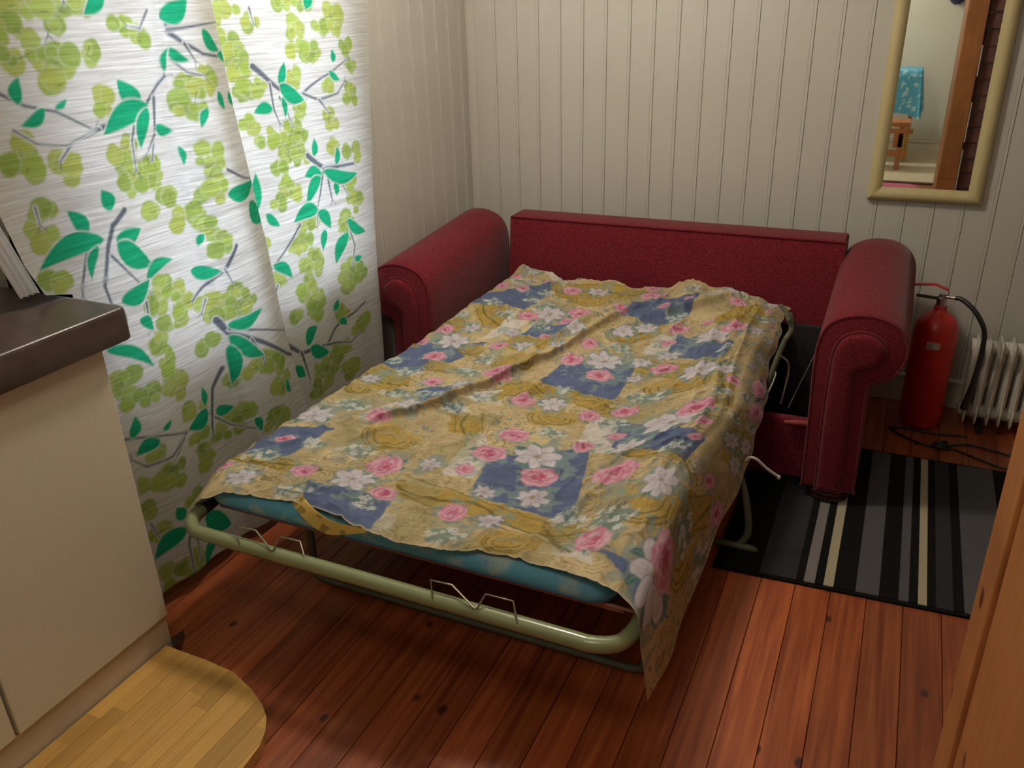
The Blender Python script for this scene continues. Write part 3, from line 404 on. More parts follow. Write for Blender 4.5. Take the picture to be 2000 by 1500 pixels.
# ---------------- canvas painting for the two printed cloths ----------------
def vnoise(h,w,cell,seed):
    g=np.random.default_rng(seed).random((int(h/cell)+3,int(w/cell)+3)); y=np.arange(h)/cell; x=np.arange(w)/cell
    iy=y.astype(int); ix=x.astype(int); fy=(y-iy)[:,None]; fx=(x-ix)[None,:]; fy=fy*fy*(3-2*fy); fx=fx*fx*(3-2*fx)
    return (g[iy][:,ix]*(1-fy)*(1-fx)+g[iy+1][:,ix]*fy*(1-fx)+g[iy][:,ix+1]*(1-fy)*fx+g[iy+1][:,ix+1]*fy*fx)
class Canvas:
    def __init__(s,u0,u1,v0,v1,px,base):
        s.u0,s.v0,s.px=u0,v0,px; s.w=int(round((u1-u0)/px))+1; s.h=int(round((v1-v0)/px))+1
        s.a=np.ones((s.h,s.w,3))*np.array(base); s.U=u0+np.arange(s.w)*px; s.V=v0+np.arange(s.h)*px
        s.wob=(vnoise(s.h,s.w,5,3)-.5); s.wob2=(vnoise(s.h,s.w,2.2,5)-.5)
    def win(s,u0,u1,v0,v1):
        a=max(0,int((u0-s.u0)/s.px)); b=min(s.w,int((u1-s.u0)/s.px)+2); c=max(0,int((v0-s.v0)/s.px)); d=min(s.h,int((v1-s.v0)/s.px)+2)
        if a>=b or c>=d: return None
        sl=(slice(c,d),slice(a,b)); return sl,s.U[None,a:b]+0*s.V[c:d,None],s.V[c:d,None]+0*s.U[None,a:b]
    def put(s,sl,m,col):
        m=np.clip(m,0,1)[...,None]; s.a[sl]=s.a[sl]*(1-m)+np.asarray(col)*m
    def ell(s,u,v,ru,rv,col,op=1,wob=.3,ang=0):
        R_=max(ru,rv)*1.3; q=s.win(u-R_,u+R_,v-R_,v+R_)
        if q is None: return
        sl,U,V=q; c,n=math.cos(ang),math.sin(ang); a=((U-u)*c+(V-v)*n)/ru; b=(-(U-u)*n+(V-v)*c)/rv
        d=np.sqrt(a*a+b*b)+s.wob[sl]*wob; s.put(sl,(1-d)*min(ru,rv)/s.px*.9+.5*0,np.asarray(col)) if op==1 else s.put(sl,np.clip((1-d)*min(ru,rv)/s.px*.9,0,1)*op,col)
    def leaf(s,p,q_,w,col,out=None,curve=.12,vein=None):
        (u0,v0),(u1,v1)=p,q_; L=math.hypot(u1-u0,v1-v0); q=s.win(min(u0,u1)-w,max(u0,u1)+w,min(v0,v1)-w,max(v0,v1)+w)
        if q is None or L==0: return
        sl,U,V=q; t=((U-u0)*(u1-u0)+(V-v0)*(v1-v0))/L/L; d=(-(U-u0)*(v1-v0)+(V-v0)*(u1-u0))/L
        tt=np.clip(t,0,1); d=d+curve*L*np.sin(tt*math.pi)-0; prof=w/2*(np.sin(math.pi*tt**.75)**.8)
        m=(prof-abs(d))/s.px; ok=(t>0)&(t<1)
        if out is not None: s.put(sl,np.where((t>-.03)&(t<1.03),(prof+.0035-abs(d))/s.px,0),out)
        s.put(sl,np.where(ok,m,0),col)
        if vein is not None: s.put(sl,np.where(ok,(.0011-abs(d))/s.px+.4,0)*.7,vein)
    def line(s,P,w,col,out=None,taper=True):
        n=len(P)
        for ps in ((1,0) if out is not None else (0,)):
            for i in range(n-1):
                (u0,v0),(u1,v1)=P[i],P[i+1]; L=math.hypot(u1-u0,v1-v0)
                if L<1e-6: continue
                wa=w*(1-.55*i/(n-1)) if taper else w; wb_=w*(1-.55*(i+1)/(n-1)) if taper else w; e=.004 if ps else 0
                q=s.win(min(u0,u1)-w-e,max(u0,u1)+w+e,min(v0,v1)-w-e,max(v0,v1)+w+e)
                if q is None: continue
                sl,U,V=q; t=np.clip(((U-u0)*(u1-u0)+(V-v0)*(v1-v0))/L/L,0,1); d=np.hypot(U-u0-t*(u1-u0),V-v0-t*(v1-v0))
                s.put(sl,((wa*(1-t)+wb_*t)/2+e-d)/s.px+.4,out if ps else col)
    def poly(s,P,col,op=1,wob=.006,soft=1.):
        us=[p[0] for p in P]; vs=[p[1] for p in P]; q=s.win(min(us)-.01,max(us)+.01,min(vs)-.01,max(vs)+.01)
        if q is None: return
        sl,U,V=q; U=U+s.wob[sl]*wob; V=V+s.wob2[sl]*wob; ins=np.zeros(U.shape,bool); n=len(P); dm=np.full(U.shape,9.)
        for i in range(n):
            (a,b),(c,d)=P[i],P[(i+1)%n]
            if abs(d-b)>1e-9: ins^=((b>V)!=(d>V))&(U<(c-a)*(V-b)/(d-b)+a)
            L2=(c-a)**2+(d-b)**2+1e-12; t=np.clip(((U-a)*(c-a)+(V-b)*(d-b))/L2,0,1); dm=np.minimum(dm,np.hypot(U-a-t*(c-a),V-b-t*(d-b)))
        sd=np.where(ins,dm,-dm); s.put(sl,np.clip(sd/s.px/soft+.5,0,1)*op,col)
    def scale(s,arr): s.a*=arr[...,None]
    def sample(s,u,v):
        x=np.clip((u-s.u0)/s.px,0,s.w-1.001); y=np.clip((v-s.v0)/s.px,0,s.h-1.001); ix=x.astype(int); iy=y.astype(int); fx=(x-ix)[...,None]; fy=(y-iy)[...,None]
        return s.a[iy,ix]*(1-fx)*(1-fy)+s.a[iy,ix+1]*fx*(1-fy)+s.a[iy+1,ix]*(1-fx)*fy+s.a[iy+1,ix+1]*fx*fy
def gridmesh(name,P,C_,m,parent=None):
    h,w,_=P.shape; me=bpy.data.meshes.new(name); me.vertices.add(h*w); me.vertices.foreach_set('co',P.astype(np.float32).ravel())
    i=np.arange(h*w).reshape(h,w); q=np.stack([i[:-1,:-1],i[:-1,1:],i[1:,1:],i[1:,:-1]],-1).reshape(-1); nf=(h-1)*(w-1)
    me.loops.add(nf*4); me.loops.foreach_set('vertex_index',q.astype(np.int32)); me.polygons.add(nf)
    me.polygons.foreach_set('loop_start',(np.arange(nf)*4).astype(np.int32)); me.polygons.foreach_set('use_smooth',np.ones(nf,bool))
    me.update(calc_edges=True)
    at=me.color_attributes.new('print','FLOAT_COLOR','POINT'); c4=np.ones((h*w,4),np.float32); c4[:,:3]=C_.reshape(-1,3); at.data.foreach_set('color',c4.ravel())
    me.materials.append(m); o=bpy.data.objects.new(name,me); COL.objects.link(o)
    if parent: o.parent=parent; o.matrix_parent_inverse=parent.matrix_world.inverted()
    return o
# curtain print
CREAMC=(.64,.63,.57); LIMES=[(.30,.42,.05),(.36,.46,.08),(.25,.36,.05),(.38,.44,.07)]; TEAL=(.012,.34,.15); TWIG=(.12,.135,.15)
def curtain_canvas(u0,u1,BR,LF,CL,dens):
    cv=Canvas(u0,u1,.02,2.1,.003,CREAMC); rg=random.Random(3)
    for dz in (0,1.46):
        for (u,v,ru,rv) in CL:
            n=max(3,int(ru*rv/(.012**2)*dens))
            for k in range(n):
                a=rg.random()*6.28; q=rg.random()**.5; r_=rg.uniform(.014,.031); u_,v_=u+q*ru*math.cos(a)*.85,v+dz+q*rv*math.sin(a)*.85; c=rg.choice(LIMES)
                cv.ell(u_,v_,r_+.0022,r_*.9+.0022,(.50,.54,.33),.75,.25); cv.ell(u_,v_,r_,r_*.9,c,.88,.28)
            for k in range(max(1,n//5)): cv.line([(u+rg.uniform(-.5,.5)*ru,v+dz+rg.uniform(-.5,.5)*rv) for _ in range(2)],.003,(.13,.16,.06))
        for P_,w_ in BR:
            P2=[(a,b+dz) for a,b in P_]; cv.line(P2,w_,TWIG,out=(.62,.63,.58))
            e=P2[-1]; b=P2[-2]; L=math.hypot(e[0]-b[0],e[1]-b[1])+1e-6; d=((e[0]-b[0])/L,(e[1]-b[1])/L)
            for s_ in (-1,1): cv.line([e,(e[0]+.022*(d[0]*.8-s_*d[1]*.6),e[1]+.022*(d[1]*.8+s_*d[0]*.6))],.0035,TWIG)
        for p,q,w_ in LF:
            cv.leaf((p[0],p[1]+dz),(q[0],q[1]+dz),w_*.95,TEAL,out=(.63,.65,.58),curve=rg.choice((-.12,.1,.06)),vein=(.03,.36,.20))
    st=vnoise(cv.h,max(2,cv.w//30)+2,1.3,9); st=np.repeat(st,30,1)[:, :cv.w] if st.shape[1]*30>=cv.w else st
    return cv
CVL=curtain_canvas(.98,2.06,BRL,LEAFL,CLL,.62); CVR=curtain_canvas(1.60,2.64,BRR,LEAFR,CLR,.68)
def cloth_mat(name,transl,slub,rough=.8,attr='print'):
    m=bpy.data.materials.new(name); m.use_nodes=True; nt=m.node_tree; N=nt.nodes; L=nt.links; b=N['Principled BSDF']; b.inputs['Roughness'].default_value=rough; b.inputs['Specular IOR Level'].default_value=.15
    at=N.new('ShaderNodeAttribute'); at.attribute_name=attr; tc=N.new('ShaderNodeTexCoord')
    col=at.outputs['Color']
    mp=N.new('ShaderNodeMapping'); mp.inputs['Scale'].default_value=slub; L.new(tc.outputs['Object'],mp.inputs[0])
    n=N.new('ShaderNodeTexNoise'); n.inputs['Scale'].default_value=1; n.inputs['Detail'].default_value=3; n.inputs['Roughness'].default_value=.65; L.new(mp.outputs[0],n.inputs['Vector'])
    bp=N.new('ShaderNodeBump'); bp.inputs['Distance'].default_value=.0008; bp.inputs['Strength'].default_value=.08; L.new(n.outputs['Fac'],bp.inputs['Height']); L.new(bp.outputs[0],b.inputs['Normal'])
    L.new(col,b.inputs['Base Color'])
    if transl:
        # thin slub weave: denser threads let less daylight through
        tr=N.new('ShaderNodeBsdfTranslucent'); r=N.new('ShaderNodeMapRange'); r.inputs[1].default_value=.30; r.inputs[2].default_value=.68; r.inputs[3].default_value=.42; r.inputs[4].default_value=1.15; L.new(n.outputs['Fac'],r.inputs[0])
        gm=N.new('ShaderNodeGamma'); gm.inputs[1].default_value=.92; L.new(col,gm.inputs[0])
        vs=N.new('ShaderNodeVectorMath'); vs.operation='SCALE'; L.new(gm.outputs[0],vs.inputs[0]); L.new(r.outputs[0],vs.inputs['Scale']); L.new(vs.outputs[0],tr.inputs['Color'])
        mx=N.new('ShaderNodeMixShader'); mx.inputs[0].default_value=transl; L.new(b.outputs[0],mx.inputs[1]); L.new(tr.outputs[0],mx.inputs[2]); L.new(mx.outputs[0],N['Material Output'].inputs['Surface'])
    return m
CURT=cloth_mat('printed slub curtain',.5,(30,5,210)); SHEETM=cloth_mat('printed cotton sheet',0,(420,420,420),.85); SHEER=cloth_mat('white sheer',.15,(40,7,300))
def interp(z,T): return np.interp(z,[t[0] for t in T],[t[1] for t in T])
SEAM=[(.03,2.02),(.337,1.96),(.636,1.92),(.868,1.899),(1.053,1.874),(1.278,1.843),(1.529,1.823),(2.1,1.79)]
LEDGE=[(.03,1.236),(.88,1.236),(.928,1.226),(.945,1.162),(1.02,1.131),(1.13,1.106),(1.30,1.07),(2.1,1.05)]
REDGE=[(.03,2.42),(.289,2.454),(.486,2.476),(.62,2.483),(.861,2.506),(1.523,2.579),(2.1,2.63)]
PLEAT=[(.03,1.72),(.6,1.66),(1.144,1.605),(1.245,1.60),(1.362,1.606),(1.531,1.63),(2.1,1.66)]
def curtain(name,e0,e1,cv,off,label,pleat):
    nz=680; nu=300; z=np.linspace(0,1,nz)[:,None]; u=np.linspace(0,1,nu)[None,:]
    z0=.045+.012*np.sin(u*9); zz=z0+(2.08-z0)*z; a=interp(zz,e0); b=interp(zz,e1); y=a+(b-a)*u
    x=-1.665+off+.010*np.sin(y*19+.6*zz)*(1-.3*zz)+.006*np.sin(y*41+1.7)*np.clip(1.2-zz,.3,1)
    if pleat:
        p=interp(zz,PLEAT); s=interp(zz,SEAM); k=np.clip((y-p)/(s-p),0,1); x=x+.022*np.sin(math.pi*np.clip(k*1.02,0,1))**.7*(y>p)+.006*np.exp(-((y-p)/.012)**2)
        # right hem rolls back a little
        x=x-.012*np.clip((y-(s-.018))/.018,0,1)**2
    C_=cv.sample(y,zz); fl=np.clip(1-(zz-z0)/.006,0,1)[...,None]; C_=C_*(1-.35*fl)
    P_=np.stack([x,y+0*x,zz+0*x],-1)
    o=gridmesh('curtain_cloth',P_,C_,CURT); return o
for nm,e0,e1,cv,off,pl_,lab in (('curtain',LEDGE,SEAM,CVL,0.0,True,'left leaf print curtain panel, its pleated edge overlapping the other panel'),('curtain',[(a,b-.10) for a,b in SEAM],REDGE,CVR,-.030,False,'right leaf print curtain panel, hanging next to the red sofa arm')):
    t=thing(nm,lab,'curtain',(-1.67,(e0[0][1]+e1[0][1])/2,.05),'leaf print curtains over the window')
    o=curtain(nm,e0,e1,cv,off,lab,pl_); o.parent=t; o.matrix_parent_inverse=t.matrix_world.inverted()
    if not pl_: pass
rod=thing('curtain_rod','white curtain rod above the window holding the leaf print curtains','curtain rod',(-1.68,1.85,2.09)); tube('rod',[(-1.68,1.0,2.09),(-1.68,2.68,2.09)],.010,WINW,rod,12)
for y in (1.08,2.64):
    tube('rod_bracket',[(-1.785,y,2.09),(-1.68,y,2.09)],.008,WINW,rod,8)
    lathe('rod_end',[(0,-.02),(.012,-.018),(.018,0),(.012,.018),(0,.02)],(-1.68,1.0 if y<2 else 2.68,2.09),WINW,rod,12,'Y')
# narrow white sheer gathered behind the counter end
sh=thing('sheer_curtain','narrow white sheer curtain gathered beside the counter end, left of the leaf print','curtain',(-1.72,1.15,.94))
nz,nu=60,60; z=np.linspace(0,1,nz)[:,None]; u=np.linspace(0,1,nu)[None,:]; zz=.945+1.13*z+0*u
cy=1.150-.075*np.clip((zz-.945)/.25,0,1)-.02*np.clip(zz-1.2,0,1); wd=.048*np.clip(1.25-(zz-.945)*1.6,.25,1)
yy=cy+(u-.5)*wd; xx=-1.705+.005*np.sin(u*2*math.pi*3.5)+0*zz
o=gridmesh('sheer_cloth',np.stack([xx+0*yy,yy,zz],-1),np.ones((nz,nu,3))*.85,SHEER,sh)
# ---------------- sheet ----------------
YEL=(.55,.43,.245); GOLDC=(.44,.30,.07); BLUEB=(.115,.15,.27); CRM=(.64,.59,.53); OLV=(.17,.14,.04); TEALF=(.13,.23,.22)
cs=Canvas(0,1.38,0,1.80,.003,YEL)
for k,cell in ((1,40),(2,18)): cs.a*= (1+.26*(vnoise(cs.h,cs.w,cell,20+k)-.5))[...,None]
rg=random.Random(11)
sw_=vnoise(cs.h,cs.w,17,51)+.35*vnoise(cs.h,cs.w,7,52); sm_=np.clip((vnoise(cs.h,cs.w,40,53)-.36)*4,0,1); ln_=np.clip(1-np.abs((sw_*6)%1-.5)/.16,0,1)*sm_*.9
cs.a=cs.a*(1-ln_[...,None])+np.array((.27,.23,.09))*ln_[...,None]
for P_ in GOLD: cs.poly(P_,GOLDC,.95,.008,1.5)
for P_ in CREAM: cs.poly(P_,CRM,1,.004)
for P_ in BLUE: cs.poly(P_,BLUEB,1,.004)
swm=vnoise(cs.h,cs.w,13,71)+.5*vnoise(cs.h,cs.w,6,72); msk=np.clip((vnoise(cs.h,cs.w,30,73)-.40)*5,0,1)*(cs.a[...,0]>.25)
l2=np.clip(1-np.abs((swm*5)%1-.5)/.17,0,1)*msk*.8; cs.a=cs.a*(1-l2[...,None])+np.array(OLV)*l2[...,None]
m3=np.clip((vnoise(cs.h,cs.w,22,74)-.62)*6,0,1)*(cs.a[...,0]>.25)*.5; cs.a=cs.a*(1-m3[...,None])+np.array((.30,.27,.13))*m3[...,None]
def vine(P_):
    c=np.mean(P_,0); u,s_,vt=np.linalg.svd(np.array(P_)-c); d=vt[0]; n=vt[1]; pr=(np.array(P_)-c)@d; qn=(np.array(P_)-c)@n; L=pr.max()-pr.min(); w_=(qn.max()-qn.min())
    if L<.12: return
    am=min(w_*.22,.02)
    for o_ in (0,.004):
        pts=[tuple(c+d*(pr.min()+L*t)+n*(am*math.sin(t*L/.05)+o_)) for t in np.linspace(.03,.97,int(L/.012)+4)]; cs.line(pts,.0042,OLV,None,False)
    for sgn in (-1,1): cs.line([tuple(c+d*(pr.min()+.01)+n*sgn*w_*.36),tuple(c+d*(pr.max()-.01)+n*sgn*w_*.36)],.0034,OLV,None,False)
    k=0; t=pr.min()+.02
    while t<pr.max()-.02:
        a=c+d*t+n*(am*.75*(1 if k%2 else -1)); cs.ell(a[0],a[1],.011,.007,(.235,.22,.12),.9,.3,math.atan2(d[1],d[0])+.7); t+=.05; k+=1
for P_ in GOLD: vine(P_)
for (u,v,r_) in FANF:
    cs.ell(u,v,r_*1.25,r_*.95,GOLDC,.75,.5)
    for q in (.95,.80,.55): 
        pts=[(u+r_*q*1.15*math.cos(a),v+r_*q*.9*math.sin(a)) for a in np.linspace(2.9,6.5,16)]; cs.line(pts,.0042,OLV,None,False)
    cs.ell(u,v,r_*.5,r_*.36,(.46,.30,.07),.8)
    for a in np.linspace(.25,2.9,9): cs.line([(u+r_*.22*math.cos(a),v+r_*.2*math.sin(a)),(u+r_*.75*math.cos(a),v+r_*.6*math.sin(a))],.006,OLV); cs.line([(u+r_*.25*math.cos(a),v+r_*.22*math.sin(a)),(u+r_*.7*math.cos(a),v+r_*.55*math.sin(a))],.0032,(.62,.52,.30))
def foliage(u,v,r_,n):
    for k in range(n):
        a=rg.random()*6.28; l=r_*rg.uniform(.5,.95); s0=r_*.55; c=rg.choice([TEALF,(.10,.19,.18),(.20,.28,.25)])
        cs.leaf((u+s0*math.cos(a),v+s0*math.sin(a)),(u+(s0+l)*math.cos(a+.2),v+(s0+l)*math.sin(a+.2)),l*.42,c,vein=(.30,.38,.34))
# filler motifs where the plain cloth would show
allm=[(a,b) for L_ in (ROSE,BIGF,DOTF,FANF) for a,b,_ in L_]
for k in range(900):
    u,v=rg.uniform(.02,1.36),rg.uniform(.02,1.78)
    if min(math.hypot(u-a,v-b) for a,b in allm)<.088: continue
    allm.append((u,v)); q_=rg.random()
    if q_<.3: ROSE.append((u,v,rg.uniform(.024,.036)))
    elif q_<.55: BIGF.append((u,v,rg.uniform(.026,.042)))
    elif q_<.85: DOTF.append((u,v,rg.uniform(.035,.055)))
    else: foliage(u,v,.03,9)
for L_,k_,o_ in ((BIGF,1.55,.75),(ROSE,1.25,.6),(DOTF,1.1,.5)):
    for (u,v,r_) in L_: cs.ell(u+rg.uniform(-.3,.3)*r_,v+rg.uniform(-.3,.3)*r_,r_*k_,r_*k_*.7,(.24,.32,.30),o_*.85,1.3,rg.random()*3)
for L_,n in ((BIGF,14),(ROSE,9)):
    for (u,v,r_) in L_: foliage(u,v,r_*.9,n)
for (u,v,r_) in DOTF:
    cs.ell(u,v,r_*.85,r_*.55,TEALF,.6,.8)
    for k in range(int(22*r_/.05)):
        a=rg.random()*6.28; q=rg.random()**.5; x_,y_=u+q*r_*math.cos(a),v+q*r_*.65*math.sin(a); rr=rg.uniform(.0045,.008); ph=rg.random()*6
        for j in range(4): cs.ell(x_+rr*.75*math.cos(ph+j*1.57),y_+rr*.75*math.sin(ph+j*1.57),rr*.62,rr*.62,(.68,.68,.66),.95,.1)
        cs.ell(x_,y_,rr*.3,rr*.3,(.25,.22,.18),.8,0)
for (u,v,r_) in BIGF:
    n=7; ph=rg.random()*6
    for j in range(n):
        a=ph+j*6.283/n; cu,cv_=u+r_*.55*math.cos(a),v+r_*.55*math.sin(a); l=r_*.50
        cs.ell(cu,cv_,l*1.06,l*.66,(.27,.25,.33),.9,.25,a); cs.ell(cu,cv_,l,l*.58,(.62,.58,.62),1,.25,a)
        for e in (-.2,0,.2): cs.line([(u+r_*.25*math.cos(a+e),v+r_*.25*math.sin(a+e)),(u+r_*.8*math.cos(a+e*.9),v+r_*.8*math.sin(a+e*.9))],.0018,(.42,.35,.42))
    cs.ell(u,v,r_*.2,r_*.2,(.42,.33,.27),1,.4); cs.ell(u,v,r_*.1,r_*.1,(.30,.27,.10),1,.4)
for (u,v,r_) in ROSE:
    q=cs.win(u-r_*1.2,u+r_*1.2,v-r_*1.2,v+r_*1.2)
    if q is None: continue
    sl,U,V=q; ph=rg.random()*6; d=np.hypot(U-u,V-v)/r_; th=np.arctan2(V-v,U-u); edge=.88+.10*np.abs(np.sin(2.5*th+ph))+.12*cs.wob[sl]
    m_=(edge-d)*r_/cs.px*.9; t=.5+.5*np.sin(d*13+2.2*np.sin(2*th+ph)+2*cs.wob[sl]*3)
    c=np.array((.60,.21,.32))*(t[...,None])+np.array((.66,.42,.49))*(1-t[...,None]); core=np.clip(1.4-d*3.2+cs.wob2[sl]*1.6,0,1)[...,None]; c=c*(1-core*.75)+np.array((.42,.03,.11))*core*.75
    mm=np.clip(m_,0,1)[...,None]; cs.a[sl]=cs.a[sl]*(1-mm)+c*mm
# geometry
US=np.array([0,.30,.59,.86,1.15,1.25,1.38]); VS=np.array([0,.17,.36,.70,1.07,1.43,1.80])
def herm(xs,V,q):
    m=np.zeros_like(V); d=np.diff(V,axis=0)/np.diff(xs)[:,None,None]
    m[1:-1]=(d[1:]+d[:-1])/2; m[0]=d[0]; m[-1]=d[-1]
    i=np.clip(np.searchsorted(xs,q)-1,0,len(xs)-2); h=(xs[i+1]-xs[i]); t=((q-xs[i])/h)[:,None,None]; h=h[:,None,None]
    return (2*t**3-3*t**2+1)*V[i]+(t**3-2*t**2+t)*h*m[i]+(-2*t**3+3*t**2)*V[i+1]+(t**3-t**2)*h*m[i+1]
B=herm(US,herm(VS,NET,cs.V).transpose(1,0,2),cs.U).transpose(1,0,2)   # rows v, cols u
UU,VV=np.meshgrid(cs.U,cs.V)
hgt=np.zeros(UU.shape)
def ridge(P_,amp,w_up,w_dn,side=1):
    global hgt
    best=np.full(UU.shape,9.); sg=np.zeros(UU.shape); tt=np.zeros(UU.shape); n=len(P_)-1
    for i in range(n):
        (a,b),(c,d)=P_[i],P_[i+1]; L=math.hypot(c-a,d-b); t=np.clip(((UU-a)*(c-a)+(VV-b)*(d-b))/L/L,0,1); dx=UU-a-t*(c-a); dy=VV-b-t*(d-b); dd=np.hypot(dx,dy); s_=np.sign((c-a)*(VV-b)-(d-b)*(UU-a))
        m_=dd<best; best=np.where(m_,dd,best); sg=np.where(m_,s_*side,sg); tt=np.where(m_,(i+t)/n,tt)
    w_=np.where(sg>0,w_up,w_dn); env=np.sin(np.clip(tt,0,1)*math.pi)**.5; hgt+=amp*env*np.exp(-(best/w_)**1.6)
ridge(FOLDS['A'],.036,.060,.016,-1); hA=hgt.copy(); ridge(FOLDS['B'],.030,.04,.011,-1); ridge(FOLDS['C'],.024,.035,.012,-1); ridge([(1.12,.25),(1.13,.6),(1.12,1.0),(1.10,1.4),(1.12,1.72)],.014,.012,.016,1); ridge([(1.02,1.75),(1.05,1.3),(1.08,.8),(1.10,.45)],.012,.022,.012,1); ridge([(.95,1.7),(.99,1.2),(1.04,.7)],.007,.018,.01,1); ridge(FOLDS['D'],.014,.03,.012,-1); ridge(FOLDS['E'],.010,.03,.014,1); ridge(FOLDS['G'],.012,.02,.02)
for k in range(34):
    u0,v0=rg.uniform(.05,1.1),rg.uniform(.1,1.65); a=rg.uniform(.9,1.5); l=rg.uniform(.12,.35)
    ridge([(u0,v0),(u0+l*.5*math.cos(a)+.01,v0+l*.5*math.sin(a)),(u0+l*math.cos(a),v0+l*math.sin(a))],rg.uniform(.004,.010),.016,.008)
big_=vnoise(cs.h,cs.w,60,31)+.5*vnoise(cs.h,cs.w,26,32); fine=vnoise(cs.h,cs.w,9,33)+.6*vnoise(cs.h,cs.w,5,35)
cr_=(1-np.abs(2*vnoise(cs.h,cs.w,34,61)-1))**5*.007+(1-np.abs(2*vnoise(cs.h,cs.w,17,62)-1))**5*.005+(1-np.abs(2*vnoise(cs.h,cs.w,9,63)-1))**4*.0022
hgt+=.010*(big_-.2)/1.3+.0035*fine+cr_
B[...,1]-=.55*hA; B[...,0]+=.35*hA
top=np.clip((1.15-UU)/.06,0,1)
edgeL=np.clip(1-UU/.03,0,1); edgeB=np.clip((VV-1.74)/.06,0,1)
B[...,2]+=hgt*top+.004-.018*edgeL**1.5
B[...,2]+=edgeB*(.012*np.sin(UU*17)+.008*np.sin(UU*39+1)+.006)*top
hang=1-np.clip((1.20-UU)/.05,0,1)
B[...,0]+=hang*(.006*np.sin(VV*14+1)+.003*np.sin(VV*37+3*UU))*np.clip((UU-1.15)/.12,0,1)
# front-left corner slumps over the mattress corner
cl_=np.clip(1-UU/.10,0,1)*np.clip(1-VV/.10,0,1); B[...,2]-=.060*cl_; B[...,0]-=.020*cl_; B[...,1]-=.01*cl_
frontE=np.clip(1-VV/.02,0,1)*top; B[...,2]-=.006*frontE
sheet=thing('bed_sheet','blue and yellow floral patchwork sheet spread over the fold-out bed','bed sheet',(-.9,2.1,.42))
cs.a*=.80*(1+.16*(vnoise(cs.h,cs.w,2.5,41)-.5)+.16*(vnoise(cs.h,cs.w,7,42)-.5))[...,None]
hem=np.clip(1-np.minimum(np.minimum(VV,1.38-UU),1.80-VV)/.006,0,1)[...,None]
CC=cs.a*(1-.5*hem)+np.array((.55,.47,.32))*.5*hem
gridmesh('sheet_cloth',B,CC,SHEETM,sheet)
# turned-back front hem showing the yellow underside
FL=np.array([[(-1.222,1.392,.424),(-1.175,1.335,.422),(-1.09,1.300,.400),(-.985,1.300,.415)],[(-1.245,1.37,.430),(-1.165,1.325,.428),(-1.085,1.30,.420),(-.988,1.302,.421)],[(-1.262,1.362,.420),(-1.19,1.315,.405),(-1.10,1.292,.385),(-.990,1.298,.412)]])
q=herm(np.array([0,.5,1.]),FL,np.linspace(0,1,30)); q=herm(np.array([0,.33,.66,1.]),q.transpose(1,0,2),np.linspace(0,1,60)).transpose(1,0,2)
yc=np.ones((30,60,3))*np.array((.55,.38,.10)); yc*=(1-.5*(vnoise(30,60,6,5)>.68))[...,None]; yc[:5]=np.array((.55,.5,.42))
gridmesh('turned_hem',q,yc,SHEETM,sheet)
tube('corner_sleeve',[(-1.511,1.315,.339),(-1.513,1.37,.341),(-1.508,1.45,.344)],.0195,BLACKR,bed,14)
ds=thing('drawstring','undyed white cotton cord with a knotted end poking out from under the sheet','cord',(-.27,2.2,.3))
tube('cord',[(-.285,2.16,.292),(-.275,2.166,.302),(-.255,2.168,.298),(-.225,2.175,.270),(-.195,2.185,.247)],.0042,STRING,ds,8,5)
lathe('knot',[(0,-.007),(.0045,-.006),(.0065,0),(.0045,.006),(0,.007)],(-.192,2.186,.244),STRING,ds,10,'Y')
# ---------------- kitchen counter ----------------
kc=thing('kitchen_cabinet','beige laminate kitchen base cabinet with flat doors under the dark worktop','cabinet',(-1.8,.4,0))
box('carcass',(-2.10,-.58,.11),(-1.552,1.140,.846),CABW,kc)
box('end_panel',(-2.10,1.142,.02),(-1.552,1.160,.846),CABW,kc,.001)
for y0,y1 in ((.742,1.160),(.140,.734),(-.455,.132)): box('door',(-1.550,y0,.112),(-1.530,y1,.846 if y0<.7 else .846),CABW,kc,.002)
box('plinth',(-1.575,-.58,.0),(-1.541,1.160,.104),CABS,kc,.001)
wt=thing('worktop','dark brown laminate worktop with a rounded front corner over the beige cabinet','worktop',(-1.8,.4,.85))
def worktop():
    out=[(-2.10,-.62),(-1.492,-.62)]
    r_=.014
    for k in range(7):
        a=math.radians(90*k/6); out.append((-1.492-r_+r_*math.cos(a),1.216-r_+r_*math.sin(a)))
    out.append((-2.10,1.216)); n=len(out)
    def ins(d,z): return [(x-(d if x>-1.6 else 0),y-(d if y>1.1 else 0),z) for x,y in out]
    V,F=loft([ins(.003,.850),ins(0,.854),ins(0,.915),ins(.001,.921),ins(.004,.925),ins(.008,.926)])
    link('worktop_slab',mesh('worktop_slab',V,F,True,40),CTOP,wt)
worktop()
